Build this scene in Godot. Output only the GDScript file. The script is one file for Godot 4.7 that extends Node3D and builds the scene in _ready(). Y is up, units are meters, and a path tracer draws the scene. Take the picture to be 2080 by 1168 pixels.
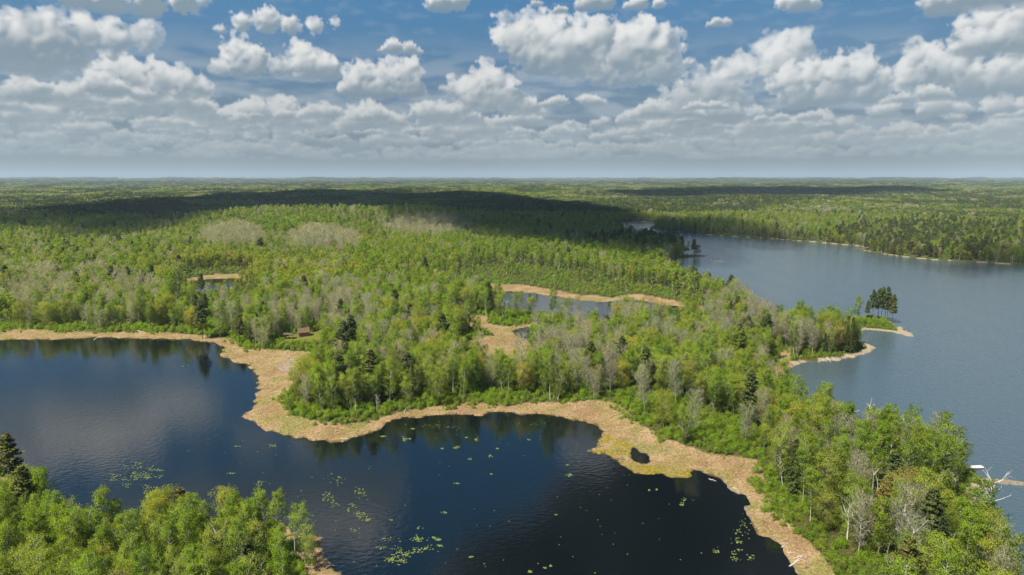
extends Node3D

# ------------------------------------------------------------------ camera numbers
const EYE := Vector3(0, 85, 0)
const FOCAL := 1387.0                  # in pixels of the 2080 x 1168 photograph
const PITCH := 0.1587                  # radians below the horizontal
const EXPOSURE := 1.6
const SUN_TOWARDS := Vector3(0.415, -0.843, -0.342)   # the way the sunlight travels

var rng := RandomNumberGenerator.new()

func ray(px: float, py: float) -> Vector3:
	var v := Vector3((px - 1040.0) / FOCAL, (584.0 - py) / FOCAL, -1.0).normalized()
	return v.rotated(Vector3.RIGHT, -PITCH)

# a pixel's point on the level plane at height h
func ground(px: float, py: float, h := 0.0) -> Vector3:
	var d := ray(px, py)
	return EYE + d * ((h - EYE.y) / d.y)

func azel(px: float, py: float) -> Vector2:
	var d := ray(px, py)
	return Vector2(rad_to_deg(atan2(d.x, -d.z)), rad_to_deg(asin(d.y)))

# ------------------------------------------------------------------ sky
const SKY_W := 4096
const SKY_H := 2048
var puff_noise := FastNoiseLite.new()
var wisp_noise := FastNoiseLite.new()
var broad_noise := FastNoiseLite.new()

func clear_sky(el: float) -> Color:
	var t := clampf(el / 90.0, 0.0, 1.0)
	var top := Color(0.030, 0.125, 0.30)
	var mid := Color(0.058, 0.225, 0.455)
	var low := Color(0.245, 0.288, 0.302)
	var c := mid.lerp(top, smoothstep(0.12, 0.75, t))
	return c.lerp(low, exp(-pow(maxf(el, 0.0) / 8.6, 1.6)))

# lobes: arrays of [az, el, rx, ry]; a cloud is a heap of lobes with smaller puffs on them
func grow_cloud(lobes: Array, r: RandomNumberGenerator, extra := 9) -> Array:
	var out := []
	for l in lobes:
		out.append([l[0], l[1], l[2], l[3]])
		for k in extra:
			var a := r.randf_range(-0.6, PI + 0.6)
			var q := r.randf_range(0.55, 1.0)
			var s := r.randf_range(0.22, 0.5)
			out.append([l[0] + cos(a) * l[2] * q, l[1] + sin(a) * l[3] * q, l[2] * s, l[3] * s])
	return out

func paint_cloud(img: PackedFloat32Array, w: int, h: int, az0: float, el1: float, ppd: float, puffs: Array, base: float, top: float, seed_at: float, veil: float, flat: float) -> void:
	var lo := Vector2(1e9, 1e9)
	var hi := Vector2(-1e9, -1e9)
	for p in puffs:
		lo = lo.min(Vector2(p[0] - p[2], p[1] - p[3]))
		hi = hi.max(Vector2(p[0] + p[2], p[1] + p[3]))
	var x0 := clampi(int((lo.x - az0) * ppd) - 3, 0, w)
	var x1 := clampi(int((hi.x - az0) * ppd) + 4, 0, w)
	var y0 := clampi(int((el1 - hi.y) * ppd) - 3, 0, h)
	var y1 := clampi(int((el1 - maxf(lo.y, base - 0.3 * (top - base))) * ppd) + 4, 0, h)
	var bw := x1 - x0
	var bh := y1 - y0
	if bw < 3 or bh < 3:
		return
	var hf := PackedFloat32Array()
	hf.resize(bw * bh)
	hf.fill(-0.35)
	var size := top - base
	for p in puffs:
		var cx: float = (p[0] - az0) * ppd - x0
		var cy: float = (el1 - p[1]) * ppd - y0
		var rx: float = maxf(p[2] * ppd, 0.5)
		var ry: float = maxf(p[3] * ppd, 0.5)
		var hh: float = p[3] / size
		for j in range(maxi(0, int(cy - ry)), mini(bh, int(cy + ry) + 2)):
			var dy := (j + 0.5 - cy) / ry
			for i in range(maxi(0, int(cx - rx)), mini(bw, int(cx + rx) + 2)):
				var dx := (i + 0.5 - cx) / rx
				var q := 1.0 - dx * dx - dy * dy
				if q > 0.0:
					var v := sqrt(q) * hh
					var at := j * bw + i
					if v > hf[at]:
						hf[at] = v
	# ragged outlines: look the heap up through a warp, then add billows
	var f := 2.6 / size
	var raw := hf.duplicate()
	var soft := PackedFloat32Array()
	soft.resize(bw * bh)
	var wp := ppd * size * 0.085
	for j in bh:
		var el := el1 - (y0 + j + 0.5) / ppd
		for i in bw:
			var at := j * bw + i
			var az := az0 + (x0 + i + 0.5) / ppd
			var g := wisp_noise.get_noise_3d(az * f * 1.5, el * f * 1.7, seed_at)
			var g2 := wisp_noise.get_noise_3d(az * f * 1.5, el * f * 1.7, seed_at + 31.0)
			var si := clampi(i + roundi(g * wp * 2.0), 0, bw - 1)
			var sj := clampi(j + roundi(g2 * wp * 2.0), 0, bh - 1)
			var bi := clampi(i + roundi(broad_noise.get_noise_3d(az * f, el * f, seed_at) * wp * 2.0), 0, bw - 1)
			var bj := clampi(j + roundi(broad_noise.get_noise_3d(az * f, el * f, seed_at + 9.0) * wp * 2.0), 0, bh - 1)
			var n := puff_noise.get_noise_3d((az + g * 0.12 * size) * f, el * f * 1.2, seed_at)
			var under := smoothstep(base - 0.10 * size, base + 0.16 * size, el + g2 * 0.12 * size)
			soft[at] = maxf(raw[bj * bw + bi], -0.04) - 0.035 * (n + 0.55) - (1.0 - under) * 0.25
			hf[at] = raw[sj * bw + si] - 0.14 * (n + 0.55) + 0.10 * g + 0.05 * wisp_noise.get_noise_3d(az * f * 5.0, el * f * 6.0, seed_at + 77.0) - (1.0 - under) * 0.6
	for pass_no in (3 if ppd > 6.0 else 1):
		var was := soft.duplicate()
		for j in range(1, bh - 1):
			for i in range(1, bw - 1):
				var at := j * bw + i
				soft[at] = was[at] * 0.36 + (was[at - 1] + was[at + 1] + was[at - bw] + was[at + bw]) * 0.16
	var L := Vector3(-0.50, 0.80, 0.40).normalized()
	var k := ppd * size * 0.42
	var unit := size * ppd
	var steps := [0.03, 0.06, 0.10, 0.16, 0.24, 0.34, 0.48]
	var offs := []
	for q in steps:
		offs.append(Vector2i(roundi(-0.50 * q * unit), roundi(-0.84 * q * unit)))
	for j in bh:
		var el := el1 - (y0 + j + 0.5) / ppd
		var hz := exp(-pow(maxf(el, 0.0) / 5.8, 1.6))
		var thin := (1.0 - 0.8 * exp(-pow(maxf(el - 0.6, 0.0) / 2.4, 2.0))) if el > 0.5 else 0.0
		for i in bw:
			var at := j * bw + i
			var v := hf[at]
			if v < -0.13:
				continue
			var a := smoothstep(-0.13, 0.26, v) * 0.97
			var l := soft[at - 1] if i > 0 else v
			var r := soft[at + 1] if i < bw - 1 else v
			var u := soft[at - bw] if j > 0 else v
			var d := soft[at + bw] if j < bh - 1 else v
			var n := Vector3(clampf(r - l, -0.2, 0.2) * -k * 0.62, clampf(d - u, -0.2, 0.2) * k * 0.62, 1.0).normalized()
			var lam := n.dot(L)
			var deep := 0.0
			var shade := 0.0
			for q in 7:
				var ii: int = i + offs[q].x
				var jj: int = j + offs[q].y
				if ii >= 0 and jj >= 0 and ii < bw and jj < bh:
					var o := soft[jj * bw + ii]
					if o > 0.0:
						deep += o * (0.5 + 0.12 * q)
					shade += maxf(0.0, o - v - steps[q] * 0.30) * 1.2
			var t := (el - base) / size
			var s := exp(-0.95 * deep) * 0.52 + 0.58 * (lam - 0.30) + 0.32 * smoothstep(0.05, 0.75, t) - 0.02 + 0.16 * (v - soft[at])
			s -= clampf(shade, 0.0, 0.5) * 0.55 + flat
			s = smoothstep(0.0, 0.92, clampf(s, 0.0, 1.0))
			s = lerpf(maxf(s, 0.60 - 0.8 * flat), s, smoothstep(0.2, 0.9, a))
			var c := Color(0.235, 0.315, 0.380).lerp(Color(0.88, 0.875, 0.855), s)
			c = c.lerp(Color(0.37, 0.43, 0.455), clampf(hz * 0.88 + veil, 0.0, 1.0))
			a *= thin * lerpf(0.45, 1.0, smoothstep(-0.08, 0.34, t))
			var o := ((y0 + j) * w + x0 + i) * 3
			img[o] = lerpf(img[o], c.r, a)
			img[o + 1] = lerpf(img[o + 1], c.g, a)
			img[o + 2] = lerpf(img[o + 2], c.b, a)

func px_lobe(x: float, y: float, r: float) -> Array:
	var c := azel(x, y)
	return [c.x, c.y, (azel(x + r, y).x - azel(x - r, y).x) * 0.5, (azel(x, y - r).y - azel(x, y + r).y) * 0.5]

func make_clouds() -> Array:
	var r := RandomNumberGenerator.new()
	r.seed = 77
	var out := []
	# [flat (0 bright .. 0.5 shaded), lobes in photo pixels]
	var seen := [
		[0.0, [[1045, 75, 45], [1100, 70, 50], [1150, 105, 66], [1205, 80, 52], [1180, 140, 45], [1090, 115, 45]]],
		[0.0, [[1262, 100, 58], [1312, 92, 58], [1335, 140, 42], [1275, 150, 50], [1225, 140, 40]]],
		[0.04, [[1560, 92, 26], [1612, 92, 42], [1640, 112, 25], [1580, 132, 46], [1510, 142, 34], [1460, 165, 42], [1420, 182, 35], [1385, 212, 38], [1480, 205, 42]]],
		[0.0, [[1600, 165, 34], [1650, 152, 34], [1700, 155, 42], [1750, 145, 38], [1790, 162, 28], [1690, 190, 42], [1620, 200, 36], [1760, 190, 35]]],
		[0.02, [[1870, 112, 38], [1850, 155, 38], [1910, 140, 48], [1960, 170, 55], [2030, 165, 56], [2090, 160, 60]]],
		[0.05, [[1970, 60, 36], [2010, 40, 38], [2045, 70, 48], [2090, 50, 60], [1960, 88, 26], [2075, 95, 42]]],
		[0.25, [[1900, 12, 32], [1950, 2, 38], [2020, -6, 40], [2090, -12, 42]]],
		[0.02, [[990, 150, 27], [1000, 172, 34], [955, 180, 33], [922, 180, 23], [970, 205, 40], [1030, 200, 40]]],
		[0.0, [[735, 150, 29], [780, 150, 26], [822, 150, 34], [720, 175, 33], [770, 182, 32], [830, 180, 33]]],
		[0.0, [[480, 105, 30], [520, 120, 28], [452, 140, 22], [500, 140, 33], [568, 138, 24], [612, 108, 26], [622, 138, 38], [662, 140, 32]]],
		[0.0, [[235, 140, 36], [200, 165, 33], [270, 155, 38], [330, 160, 38], [372, 170, 33], [160, 190, 27], [220, 185, 33], [300, 185, 38], [402, 180, 27]]],
		[0.22, [[60, 45, 40], [40, 85, 55], [110, 75, 48], [170, 72, 46], [230, 76, 40], [290, 72, 32], [318, 64, 20], [30, 130, 45], [90, 138, 45], [150, 128, 32], [-30, 70, 60]]],
		[0.42, [[150, -2, 34], [220, 8, 36], [300, 8, 34], [370, 2, 28], [412, 2, 14]]],
		[0.08, [[450, 62, 13], [490, 47, 20], [540, 42, 26], [590, 52, 20], [640, 52, 16], [682, 46, 11]]],
		[0.1, [[800, 95, 17], [830, 100, 16], [852, 108, 9], [780, 100, 9]]],
		[0.12, [[890, 6, 24], [930, 0, 24], [905, 18, 14]]],
		[0.1, [[1200, 6, 26], [1232, 2, 20], [1180, 12, 14]]], [0.1, [[1300, 8, 18], [1338, 8, 13], [1275, 14, 11]]],
		[0.1, [[1620, 6, 28], [1650, 12, 17], [1590, 4, 14]]], [0.15, [[1455, 47, 12], [1476, 46, 9], [1440, 51, 6]]],
		[0.2, [[1135, 22, 11], [1148, 20, 7]]], [0.2, [[1086, 9, 8], [1096, 8, 6]]], [0.2, [[1388, 97, 9], [1400, 130, 13]]],
	]
	for c in seen:
		var lobes := []
		for l in c[1]:
			lobes.append(px_lobe(l[0], l[1], l[2]))
		out.append({"lobes": lobes, "flat": c[0], "far": 0})
	# the rest of the cumulus field: even over the whole sky, base at one height
	for k in 1550:
		var d := 4500.0 + 50000.0 * pow(r.randf(), 0.72)
		var az := r.randf_range(-180.0, 180.0)
		var wide := r.randf_range(450.0, 2300.0) * (1.0 if d > 9000.0 else 0.7)
		var tall := minf(wide * r.randf_range(0.28, 0.5), 900.0)
		var base := rad_to_deg(atan(1350.0 / d))
		var unit := rad_to_deg(1.0 / d)
		if absf(az) < 40.0 and base + tall * unit > 7.4:
			continue
		var lobes := []
		for q in r.randi_range(4, 9):
			var u := r.randf_range(-1.0, 1.0)
			var rr := tall * unit * r.randf_range(0.28, 0.5) * (1.0 - 0.45 * absf(u))
			lobes.append([az + u * wide * unit * 0.75, base + rr * 0.5 + r.randf() * (1.0 - absf(u)) * tall * unit * 0.45, rr * 1.5, rr])
		out.append({"lobes": lobes, "flat": r.randf_range(0.0, 0.16), "far": d})
	# the bank that goes on above the frame and is mirrored in the dark lake
	for l in [[[-47, 17, 5.5, 2.4], [-40, 18.5, 5.0, 2.8], [-33, 17.6, 5.2, 2.6], [-28, 16.6, 3.6, 1.8], [-37, 15.4, 6.0, 1.8]], [[-30, 24.0, 2.6, 1.6], [-27, 23.2, 2.4, 1.2]]]:
		out.append({"lobes": l, "flat": -0.15, "far": 0})
	# nearer clouds of the same field, higher up than the frame reaches
	for k in 170:
		var d := 1900.0 + 7500.0 * sqrt(r.randf())
		var az := r.randf_range(-180.0, 180.0)
		var wide := r.randf_range(300.0, 1000.0)
		var tall := wide * r.randf_range(0.35, 0.6)
		var base := rad_to_deg(atan(1350.0 / d))
		var unit := rad_to_deg(1.0 / d)
		if absf(az) < 42.0 and base < 14.6:
			continue
		var lobes := []
		for q in r.randi_range(4, 8):
			var u := r.randf_range(-1.0, 1.0)
			var rr := tall * unit * r.randf_range(0.32, 0.52) * (1.0 - 0.4 * absf(u))
			lobes.append([az + u * wide * unit * 0.75 / cos(deg_to_rad(base)), base + rr * 0.5 + r.randf() * (1.0 - absf(u)) * tall * unit * 0.4, rr * 1.5 / cos(deg_to_rad(base)), rr])
		out.append({"lobes": lobes, "flat": r.randf_range(0.05, 0.3), "far": d})
	for c in out:
		var lo := 1e9
		var hi := -1e9
		for l in c.lobes:
			lo = minf(lo, l[1] - l[3] * 0.75)
			hi = maxf(hi, l[1] + l[3])
		c.base = lo
		c.top = hi
		c.puffs = grow_cloud(c.lobes, r)
		if c.far == 0:
			c.far = 1350.0 / tan(deg_to_rad(maxf(lo, 1.0)))
		c.z = r.randf() * 100.0
	out.sort_custom(func(a, b): return a.far > b.far)
	return out

func paint_sky(w: int, h: int, az0: float, el1: float, ppd: float, clouds: Array) -> PackedFloat32Array:
	var img := PackedFloat32Array()
	img.resize(w * h * 3)
	for j in h:
		var el := el1 - (j + 0.5) / ppd
		var c := clear_sky(el)
		for i in w:
			var az := az0 + (i + 0.5) / ppd
			var ci := wisp_noise.get_noise_3d(cos(deg_to_rad(az)) * 22.0, el * 1.3, sin(deg_to_rad(az)) * 22.0 + 50.0)
			var thin := smoothstep(0.02, 0.5, ci) * 0.16 * smoothstep(1.0, 7.0, el) * (1.0 - smoothstep(40.0, 80.0, el))
			var layer := wisp_noise.get_noise_3d(cos(deg_to_rad(az)) * 9.0, el * 0.75 + 7.0, sin(deg_to_rad(az)) * 9.0)
			thin = maxf(thin, smoothstep(-0.25, 0.35, layer) * 0.62 * smoothstep(1.0, 4.0, el) * (1.0 - smoothstep(6.5, 12.0, el)))
			var o := (j * w + i) * 3
			img[o] = lerpf(c.r, 0.42, thin)
			img[o + 1] = lerpf(c.g, 0.50, thin)
			img[o + 2] = lerpf(c.b, 0.56, thin)
	for c in clouds:
		var half: float = w / ppd
		for shift in [-360.0, 0.0, 360.0]:
			var p: Array = c.puffs
			var x: float = c.lobes[0][0] + shift
			if x < az0 - 20.0 or x > az0 + half + 20.0:
				continue
			if shift != 0.0:
				p = p.map(func(q): return [q[0] + shift, q[1], q[2], q[3]])
			paint_cloud(img, w, h, az0, el1, ppd, p, c.base, c.top, c.z, 0.0, c.flat)
	return img

func make_sky() -> ImageTexture:
	puff_noise.seed = 3
	puff_noise.noise_type = FastNoiseLite.TYPE_CELLULAR
	puff_noise.cellular_return_type = FastNoiseLite.RETURN_DISTANCE
	puff_noise.cellular_distance_function = FastNoiseLite.DISTANCE_EUCLIDEAN
	puff_noise.frequency = 1.0
	puff_noise.fractal_type = FastNoiseLite.FRACTAL_FBM
	puff_noise.fractal_octaves = 3
	puff_noise.fractal_gain = 0.5
	wisp_noise.seed = 9
	wisp_noise.noise_type = FastNoiseLite.TYPE_SIMPLEX_SMOOTH
	wisp_noise.frequency = 1.0
	wisp_noise.fractal_octaves = 4
	broad_noise.seed = 12
	broad_noise.noise_type = FastNoiseLite.TYPE_SIMPLEX_SMOOTH
	broad_noise.frequency = 1.0
	broad_noise.fractal_octaves = 2
	var clouds := make_clouds()
	var ppd := SKY_W / 360.0
	var coarse := paint_sky(1024, 256, -180.0, 90.0, ppd / 4.0, clouds)
	var ci := Image.create_from_data(1024, 256, false, Image.FORMAT_RGBF, coarse.to_byte_array())
	ci.resize(SKY_W, SKY_H / 2, Image.INTERPOLATE_BILINEAR)
	var whole := Image.create(SKY_W, SKY_H, false, Image.FORMAT_RGBF)
	whole.fill(Color(0.10, 0.12, 0.10))
	whole.blit_rect(ci, Rect2i(0, 0, SKY_W, SKY_H / 2), Vector2i.ZERO)
	var fw := 1024
	var fh := 320
	var fine := paint_sky(fw, fh, -fw / 2.0 / ppd, fh / ppd, ppd, clouds)
	whole.blit_rect(Image.create_from_data(fw, fh, false, Image.FORMAT_RGBF, fine.to_byte_array()), Rect2i(0, 0, fw, fh), Vector2i(SKY_W / 2 - fw / 2, SKY_H / 2 - fh))
	# a panorama begins at -z: swap its halves
	var turned := Image.create(SKY_W, SKY_H, false, Image.FORMAT_RGBF)
	turned.blit_rect(whole, Rect2i(0, 0, SKY_W / 2, SKY_H), Vector2i(SKY_W / 2, 0))
	turned.blit_rect(whole, Rect2i(SKY_W / 2, 0, SKY_W / 2, SKY_H), Vector2i.ZERO)
	return ImageTexture.create_from_image(turned)

func make_light() -> void:
	var cam := Camera3D.new()
	cam.name = "camera"
	cam.position = EYE
	cam.rotation.x = -PITCH
	cam.fov = rad_to_deg(2.0 * atan(584.0 / FOCAL))
	cam.near = 1.0
	cam.far = 90000.0
	add_child(cam)
	var sun := DirectionalLight3D.new()
	sun.name = "sun"
	sun.light_energy = 1.6
	sun.light_color = Color(1.0, 0.965, 0.90)
	sun.light_angular_distance = 0.5
	sun.shadow_enabled = true
	sun.basis = Basis.looking_at(SUN_TOWARDS.normalized(), Vector3.UP)
	add_child(sun)
	var env := Environment.new()
	env.background_mode = Environment.BG_SKY
	env.tonemap_mode = Environment.TONE_MAPPER_LINEAR
	env.tonemap_exposure = EXPOSURE
	env.sdfgi_enabled = true
	env.ssao_enabled = true
	env.ssil_enabled = true
	env.fog_enabled = true
	env.volumetric_fog_enabled = true      # for the clouds overhead
	env.volumetric_fog_density = 0.0
	env.fog_density = 0.00005
	env.fog_light_color = Color(0.84, 0.93, 1.0)
	var sky := Sky.new()
	var sm := PanoramaSkyMaterial.new()
	sm.panorama = make_sky()
	env.background_energy_multiplier = 1.0 / EXPOSURE
	sky.sky_material = sm
	env.sky = sky
	var we := WorldEnvironment.new()
	we.name = "world_environment"
	we.environment = env
	add_child(we)

# ------------------------------------------------------------------ the lie of the land
const CELL := 2.5
const NX := 680
const NZ := 600
const X0 := -850.0
const Z0 := -1500.0
var sdf := PackedFloat32Array()
var hill_noise := FastNoiseLite.new()
var edge_noise := FastNoiseLite.new()
var patch_noise := FastNoiseLite.new()
var lakes := {}      # name -> PackedVector2Array on the ground (x, z)
var marshes := []
var mats := []
var lawns := []

const LAKE_PIXELS := {
	"dark_lake": [[-260, 700], [-60, 692], [0, 690], [100, 690], [200, 686], [300, 688], [380, 690], [430, 697], [455, 708], [448, 722], [470, 733], [500, 740], [518, 755], [525, 775], [522, 805], [512, 825], [495, 850], [530, 868], [580, 885], [640, 897], [670, 901], [700, 895], [730, 885], [760, 876], [785, 860], [810, 852], [850, 846], [900, 843], [960, 842], [1020, 840], [1080, 842], [1130, 846], [1180, 855], [1215, 868], [1230, 880], [1215, 889], [1210, 905], [1182, 920], [1230, 925], [1262, 938], [1275, 955], [1300, 966], [1325, 969], [1338, 960], [1352, 962], [1358, 971], [1390, 973], [1405, 966], [1412, 956], [1435, 962], [1465, 975], [1490, 995], [1510, 1020], [1525, 1050], [1545, 1080], [1570, 1100], [1600, 1130], [1630, 1168], [1660, 1230], [1500, 1420], [1000, 1420], [730, 1250], [690, 1168], [662, 1128], [650, 1090], [580, 1072], [470, 1066], [300, 1082], [165, 1066], [120, 1020], [60, 985], [-40, 962], [-260, 940]],
	"big_lake": [[1262, 453], [1290, 450], [1327, 450], [1330, 456], [1318, 462], [1330, 466], [1351, 469], [1380, 471], [1421, 476], [1517, 482], [1585, 487], [1654, 492], [1722, 498], [1758, 502], [1741, 507], [1767, 512], [1825, 521], [1894, 528], [1962, 533], [2080, 538], [2300, 552], [2600, 570], [2600, 1300], [2160, 1300], [2110, 1210], [2050, 1130], [2000, 1060], [1985, 1000], [2012, 984], [1990, 968], [1970, 952], [1945, 940], [1935, 933], [1860, 914], [1760, 888], [1700, 868], [1640, 843], [1600, 803], [1590, 775], [1594, 756], [1613, 742], [1654, 735], [1705, 731], [1740, 725], [1774, 714], [1781, 709], [1767, 699], [1750, 694], [1744, 686], [1742, 676], [1753, 670], [1791, 672], [1825, 678], [1853, 686], [1861, 682], [1822, 661], [1812, 651], [1770, 643], [1726, 648], [1716, 660], [1690, 672], [1655, 680], [1600, 676], [1570, 660], [1545, 636], [1500, 608], [1450, 588], [1400, 572], [1372, 556], [1366, 538], [1385, 527], [1415, 524], [1440, 520], [1415, 517], [1385, 518], [1352, 514], [1385, 512], [1404, 508], [1395, 501], [1340, 491], [1285, 477], [1256, 465]],
	"marsh_pond": [[968, 600], [1000, 602], [1036, 592], [1087, 597], [1125, 602], [1169, 609], [1207, 613], [1234, 613], [1282, 609], [1316, 613], [1351, 620], [1381, 623], [1426, 630], [1420, 640], [1360, 648], [1300, 650], [1260, 640], [1231, 650], [1214, 656], [1190, 652], [1159, 645], [1125, 637], [1090, 636], [1050, 630], [1008, 618], [980, 608]],
	"meadow_pool": [[1041, 671], [1060, 667], [1091, 664], [1094, 684], [1075, 690], [1056, 685]],
	"woodland_pond": [[386, 571], [438, 567], [494, 565], [487, 573], [464, 587], [428, 592], [404, 593]],
	"far_pool": [[226, 500], [240, 496], [258, 499], [254, 506], [235, 507]],
	"bog_pool": [[1282, 914], [1295, 904], [1299, 906], [1300, 918], [1316, 924], [1332, 935], [1322, 939], [1288, 939], [1294, 928]],
}
const MARSH_PIXELS := [
	[[-260, 672], [-60, 672], [100, 675], [200, 678], [300, 676], [400, 682], [470, 690], [500, 712], [570, 718], [645, 722], [640, 742], [600, 785], [575, 830], [600, 850], [650, 862], [700, 868], [750, 858], [790, 845], [840, 835], [900, 826], [960, 822], [1060, 823], [1160, 820], [1240, 822], [1270, 838], [1300, 868], [1340, 890], [1400, 915], [1450, 930], [1500, 935], [1535, 940], [1550, 965], [1555, 1005], [1580, 1040], [1620, 1080], [1670, 1130], [1700, 1180], [1740, 1260], [1400, 1260], [1150, 1000], [1000, 880], [800, 880], [660, 930], [480, 860], [490, 760], [300, 720], [-260, 720]],
	[[945, 645], [989, 646], [992, 662], [1029, 665], [1090, 656], [1096, 668], [1070, 692], [1082, 704], [1072, 744], [1000, 742], [943, 712], [957, 690], [1005, 686], [955, 670]],
	[[925, 572], [953, 578], [1000, 580], [1060, 582], [1110, 590], [1180, 602], [1240, 606], [1290, 600], [1330, 606], [1380, 615], [1428, 624], [1428, 634], [1300, 620], [1200, 620], [1000, 606], [960, 602], [940, 588]],
	[[370, 569], [440, 560], [500, 560], [500, 570], [440, 572], [385, 577]],
	[[556, 1090], [620, 1078], [665, 1088], [690, 1130], [730, 1168], [790, 1250], [660, 1250], [612, 1150], [575, 1125]],
	[[1580, 722], [1604, 712], [1608, 735], [1600, 770], [1560, 800], [1565, 780]],
]
const MAT_PIXELS := [[1182, 920], [1205, 885], [1230, 884], [1262, 894], [1285, 905], [1292, 930], [1330, 942], [1400, 952], [1420, 958], [1400, 980], [1300, 985], [1230, 935]]
const LAWN_PIXELS := [[[575, 690], [600, 684], [640, 682], [672, 672], [676, 694], [630, 700], [580, 702]], [[1745, 958], [1775, 948], [1830, 952], [1838, 985], [1790, 992], [1750, 980]]]

const BUSHY_PIXELS := [
	[[1240, 815], [1300, 800], [1400, 825], [1480, 850], [1545, 895], [1560, 950], [1500, 940], [1400, 915], [1330, 885], [1280, 850]],
	[[930, 555], [1050, 545], [1250, 572], [1430, 600], [1430, 625], [1200, 600], [1060, 582], [930, 575]],
	[[975, 655], [1000, 632], [1090, 636], [1095, 655], [1030, 666], [985, 668]],
	[[1545, 955], [1600, 1010], [1690, 1105], [1780, 1190], [1700, 1190], [1620, 1080], [1555, 1005]],
	[[1080, 636], [1125, 640], [1190, 655], [1245, 650], [1250, 700], [1200, 712], [1090, 700]],
	[[935, 735], [1085, 735], [1085, 792], [935, 785]],
	[[360, 588], [515, 568], [540, 640], [440, 680], [350, 665]],
	[[1310, 640], [1425, 634], [1450, 690], [1320, 715]],
	[[370, 555], [440, 548], [520, 550], [520, 562], [440, 562], [372, 568]],
	[[575, 835], [640, 842], [720, 855], [705, 872], [640, 862], [590, 852]],
	[[560, 700], [680, 700], [690, 722], [570, 718]],
]

func on_ground(pixels: Array) -> PackedVector2Array:
	var out := PackedVector2Array()
	for p in pixels:
		var g := ground(p[0], p[1])
		out.append(Vector2(g.x, g.z))
	return out

func read_map() -> void:
	hill_noise.seed = 5
	hill_noise.frequency = 1.0 / 900.0
	hill_noise.fractal_octaves = 4
	edge_noise.seed = 8
	edge_noise.frequency = 1.0 / 11.0
	edge_noise.fractal_octaves = 3
	patch_noise.seed = 21
	patch_noise.frequency = 1.0 / 60.0
	patch_noise.fractal_octaves = 3
	for k in LAKE_PIXELS:
		lakes[k] = on_ground(LAKE_PIXELS[k])
	for m in MARSH_PIXELS:
		marshes.append(on_ground(m))
	mats.append(on_ground(MAT_PIXELS))
	for m in BUSHY_PIXELS:
		bushy.append(on_ground(m))
	for l in LAWN_PIXELS:
		lawns.append(on_ground(l))
	# which cells are water
	var wet := PackedByteArray()
	wet.resize(NX * NZ)
	for k in lakes:
		var poly: PackedVector2Array = lakes[k]
		for j in NZ:
			var z := Z0 + (j + 0.5) * CELL
			var cuts := []
			for i in poly.size():
				var a := poly[i]
				var b := poly[(i + 1) % poly.size()]
				if (a.y > z) != (b.y > z):
					cuts.append(a.x + (z - a.y) / (b.y - a.y) * (b.x - a.x))
			cuts.sort()
			for q in range(0, cuts.size() - 1, 2):
				for i in range(maxi(0, ceili((cuts[q] - X0) / CELL - 0.5)), mini(NX, floori((cuts[q + 1] - X0) / CELL - 0.5) + 1)):
					wet[j * NX + i] = 1
	# distance to the shore, positive on land
	var near := spread(wet, 1)
	var deep := spread(wet, 0)
	sdf.resize(NX * NZ)
	for i in NX * NZ:
		sdf[i] = near[i] - deep[i]

func spread(wet: PackedByteArray, to: int) -> PackedFloat32Array:
	var d := PackedFloat32Array()
	d.resize(NX * NZ)
	for i in NX * NZ:
		d[i] = 0.0 if wet[i] == to else 400.0
	var diag := CELL * 1.4142
	for j in range(1, NZ):
		for i in range(1, NX - 1):
			var at := j * NX + i
			if d[at] > 0.0:
				d[at] = minf(minf(d[at], d[at - 1] + CELL), minf(d[at - NX] + CELL, minf(d[at - NX - 1], d[at - NX + 1]) + diag))
	for j in range(NZ - 2, -1, -1):
		for i in range(NX - 2, 0, -1):
			var at := j * NX + i
			if d[at] > 0.0:
				d[at] = minf(minf(d[at], d[at + 1] + CELL), minf(d[at + NX] + CELL, minf(d[at + NX + 1], d[at + NX - 1]) + diag))
	return d

func shore(x: float, z: float) -> float:
	var u := (x - X0) / CELL - 0.5
	var v := (z - Z0) / CELL - 0.5
	if u < 1.0 or v < 1.0 or u >= NX - 2 or v >= NZ - 2:
		return 250.0 if v < 1.0 else 120.0
	var i := int(u)
	var j := int(v)
	u -= i
	v -= j
	var at := j * NX + i
	return lerpf(lerpf(sdf[at], sdf[at + 1], u), lerpf(sdf[at + NX], sdf[at + NX + 1], u), v)

func shore_ragged(x: float, z: float) -> float:
	var s := shore(x, z)
	if absf(s) < 14.0:
		s += edge_noise.get_noise_2d(x, z) * 3.3 + edge_noise.get_noise_2d(x * 3.6 + 300.0, z * 3.6) * 1.3
	return s

# mounds: [pixel x, pixel y of the foot, metres across, metres deep, metres high]
const MOUNDS := [[600, 466, 190, 110, 20], [880, 466, 115, 90, 15], [300, 500, 150, 120, 6], [1560, 430, 300, 150, 14], [700, 430, 420, 200, -8], [1150, 440, 300, 200, -6]]
var mound_at := []
var dock_at := ground(1995, 972)

func hills(x: float, z: float) -> float:
	var d := sqrt(x * x + z * z)
	var n := hill_noise.get_noise_2d(x, z)
	var a := lerpf(4.0, 26.0, smoothstep(700.0, 3000.0, d)) + 30.0 * smoothstep(4000.0, 16000.0, d)
	var h := (n + 0.25) * a + 16.0 * smoothstep(7000.0, 26000.0, d) + 2.0
	if d > 3000.0:
		h += hill_noise.get_noise_2d(x * 0.22 + 900.0, z * 0.22) * 70.0 * smoothstep(5000.0, 18000.0, d)
	if d < 3000.0:
		for m in mound_at:
			var u: float = (x - m[0].x) / m[1]
			var v: float = (z - m[0].z) / m[2]
			var q := u * u + v * v
			if q < 6.0:
				h += m[3] * exp(-q)
	return maxf(h, 0.6)

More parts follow.
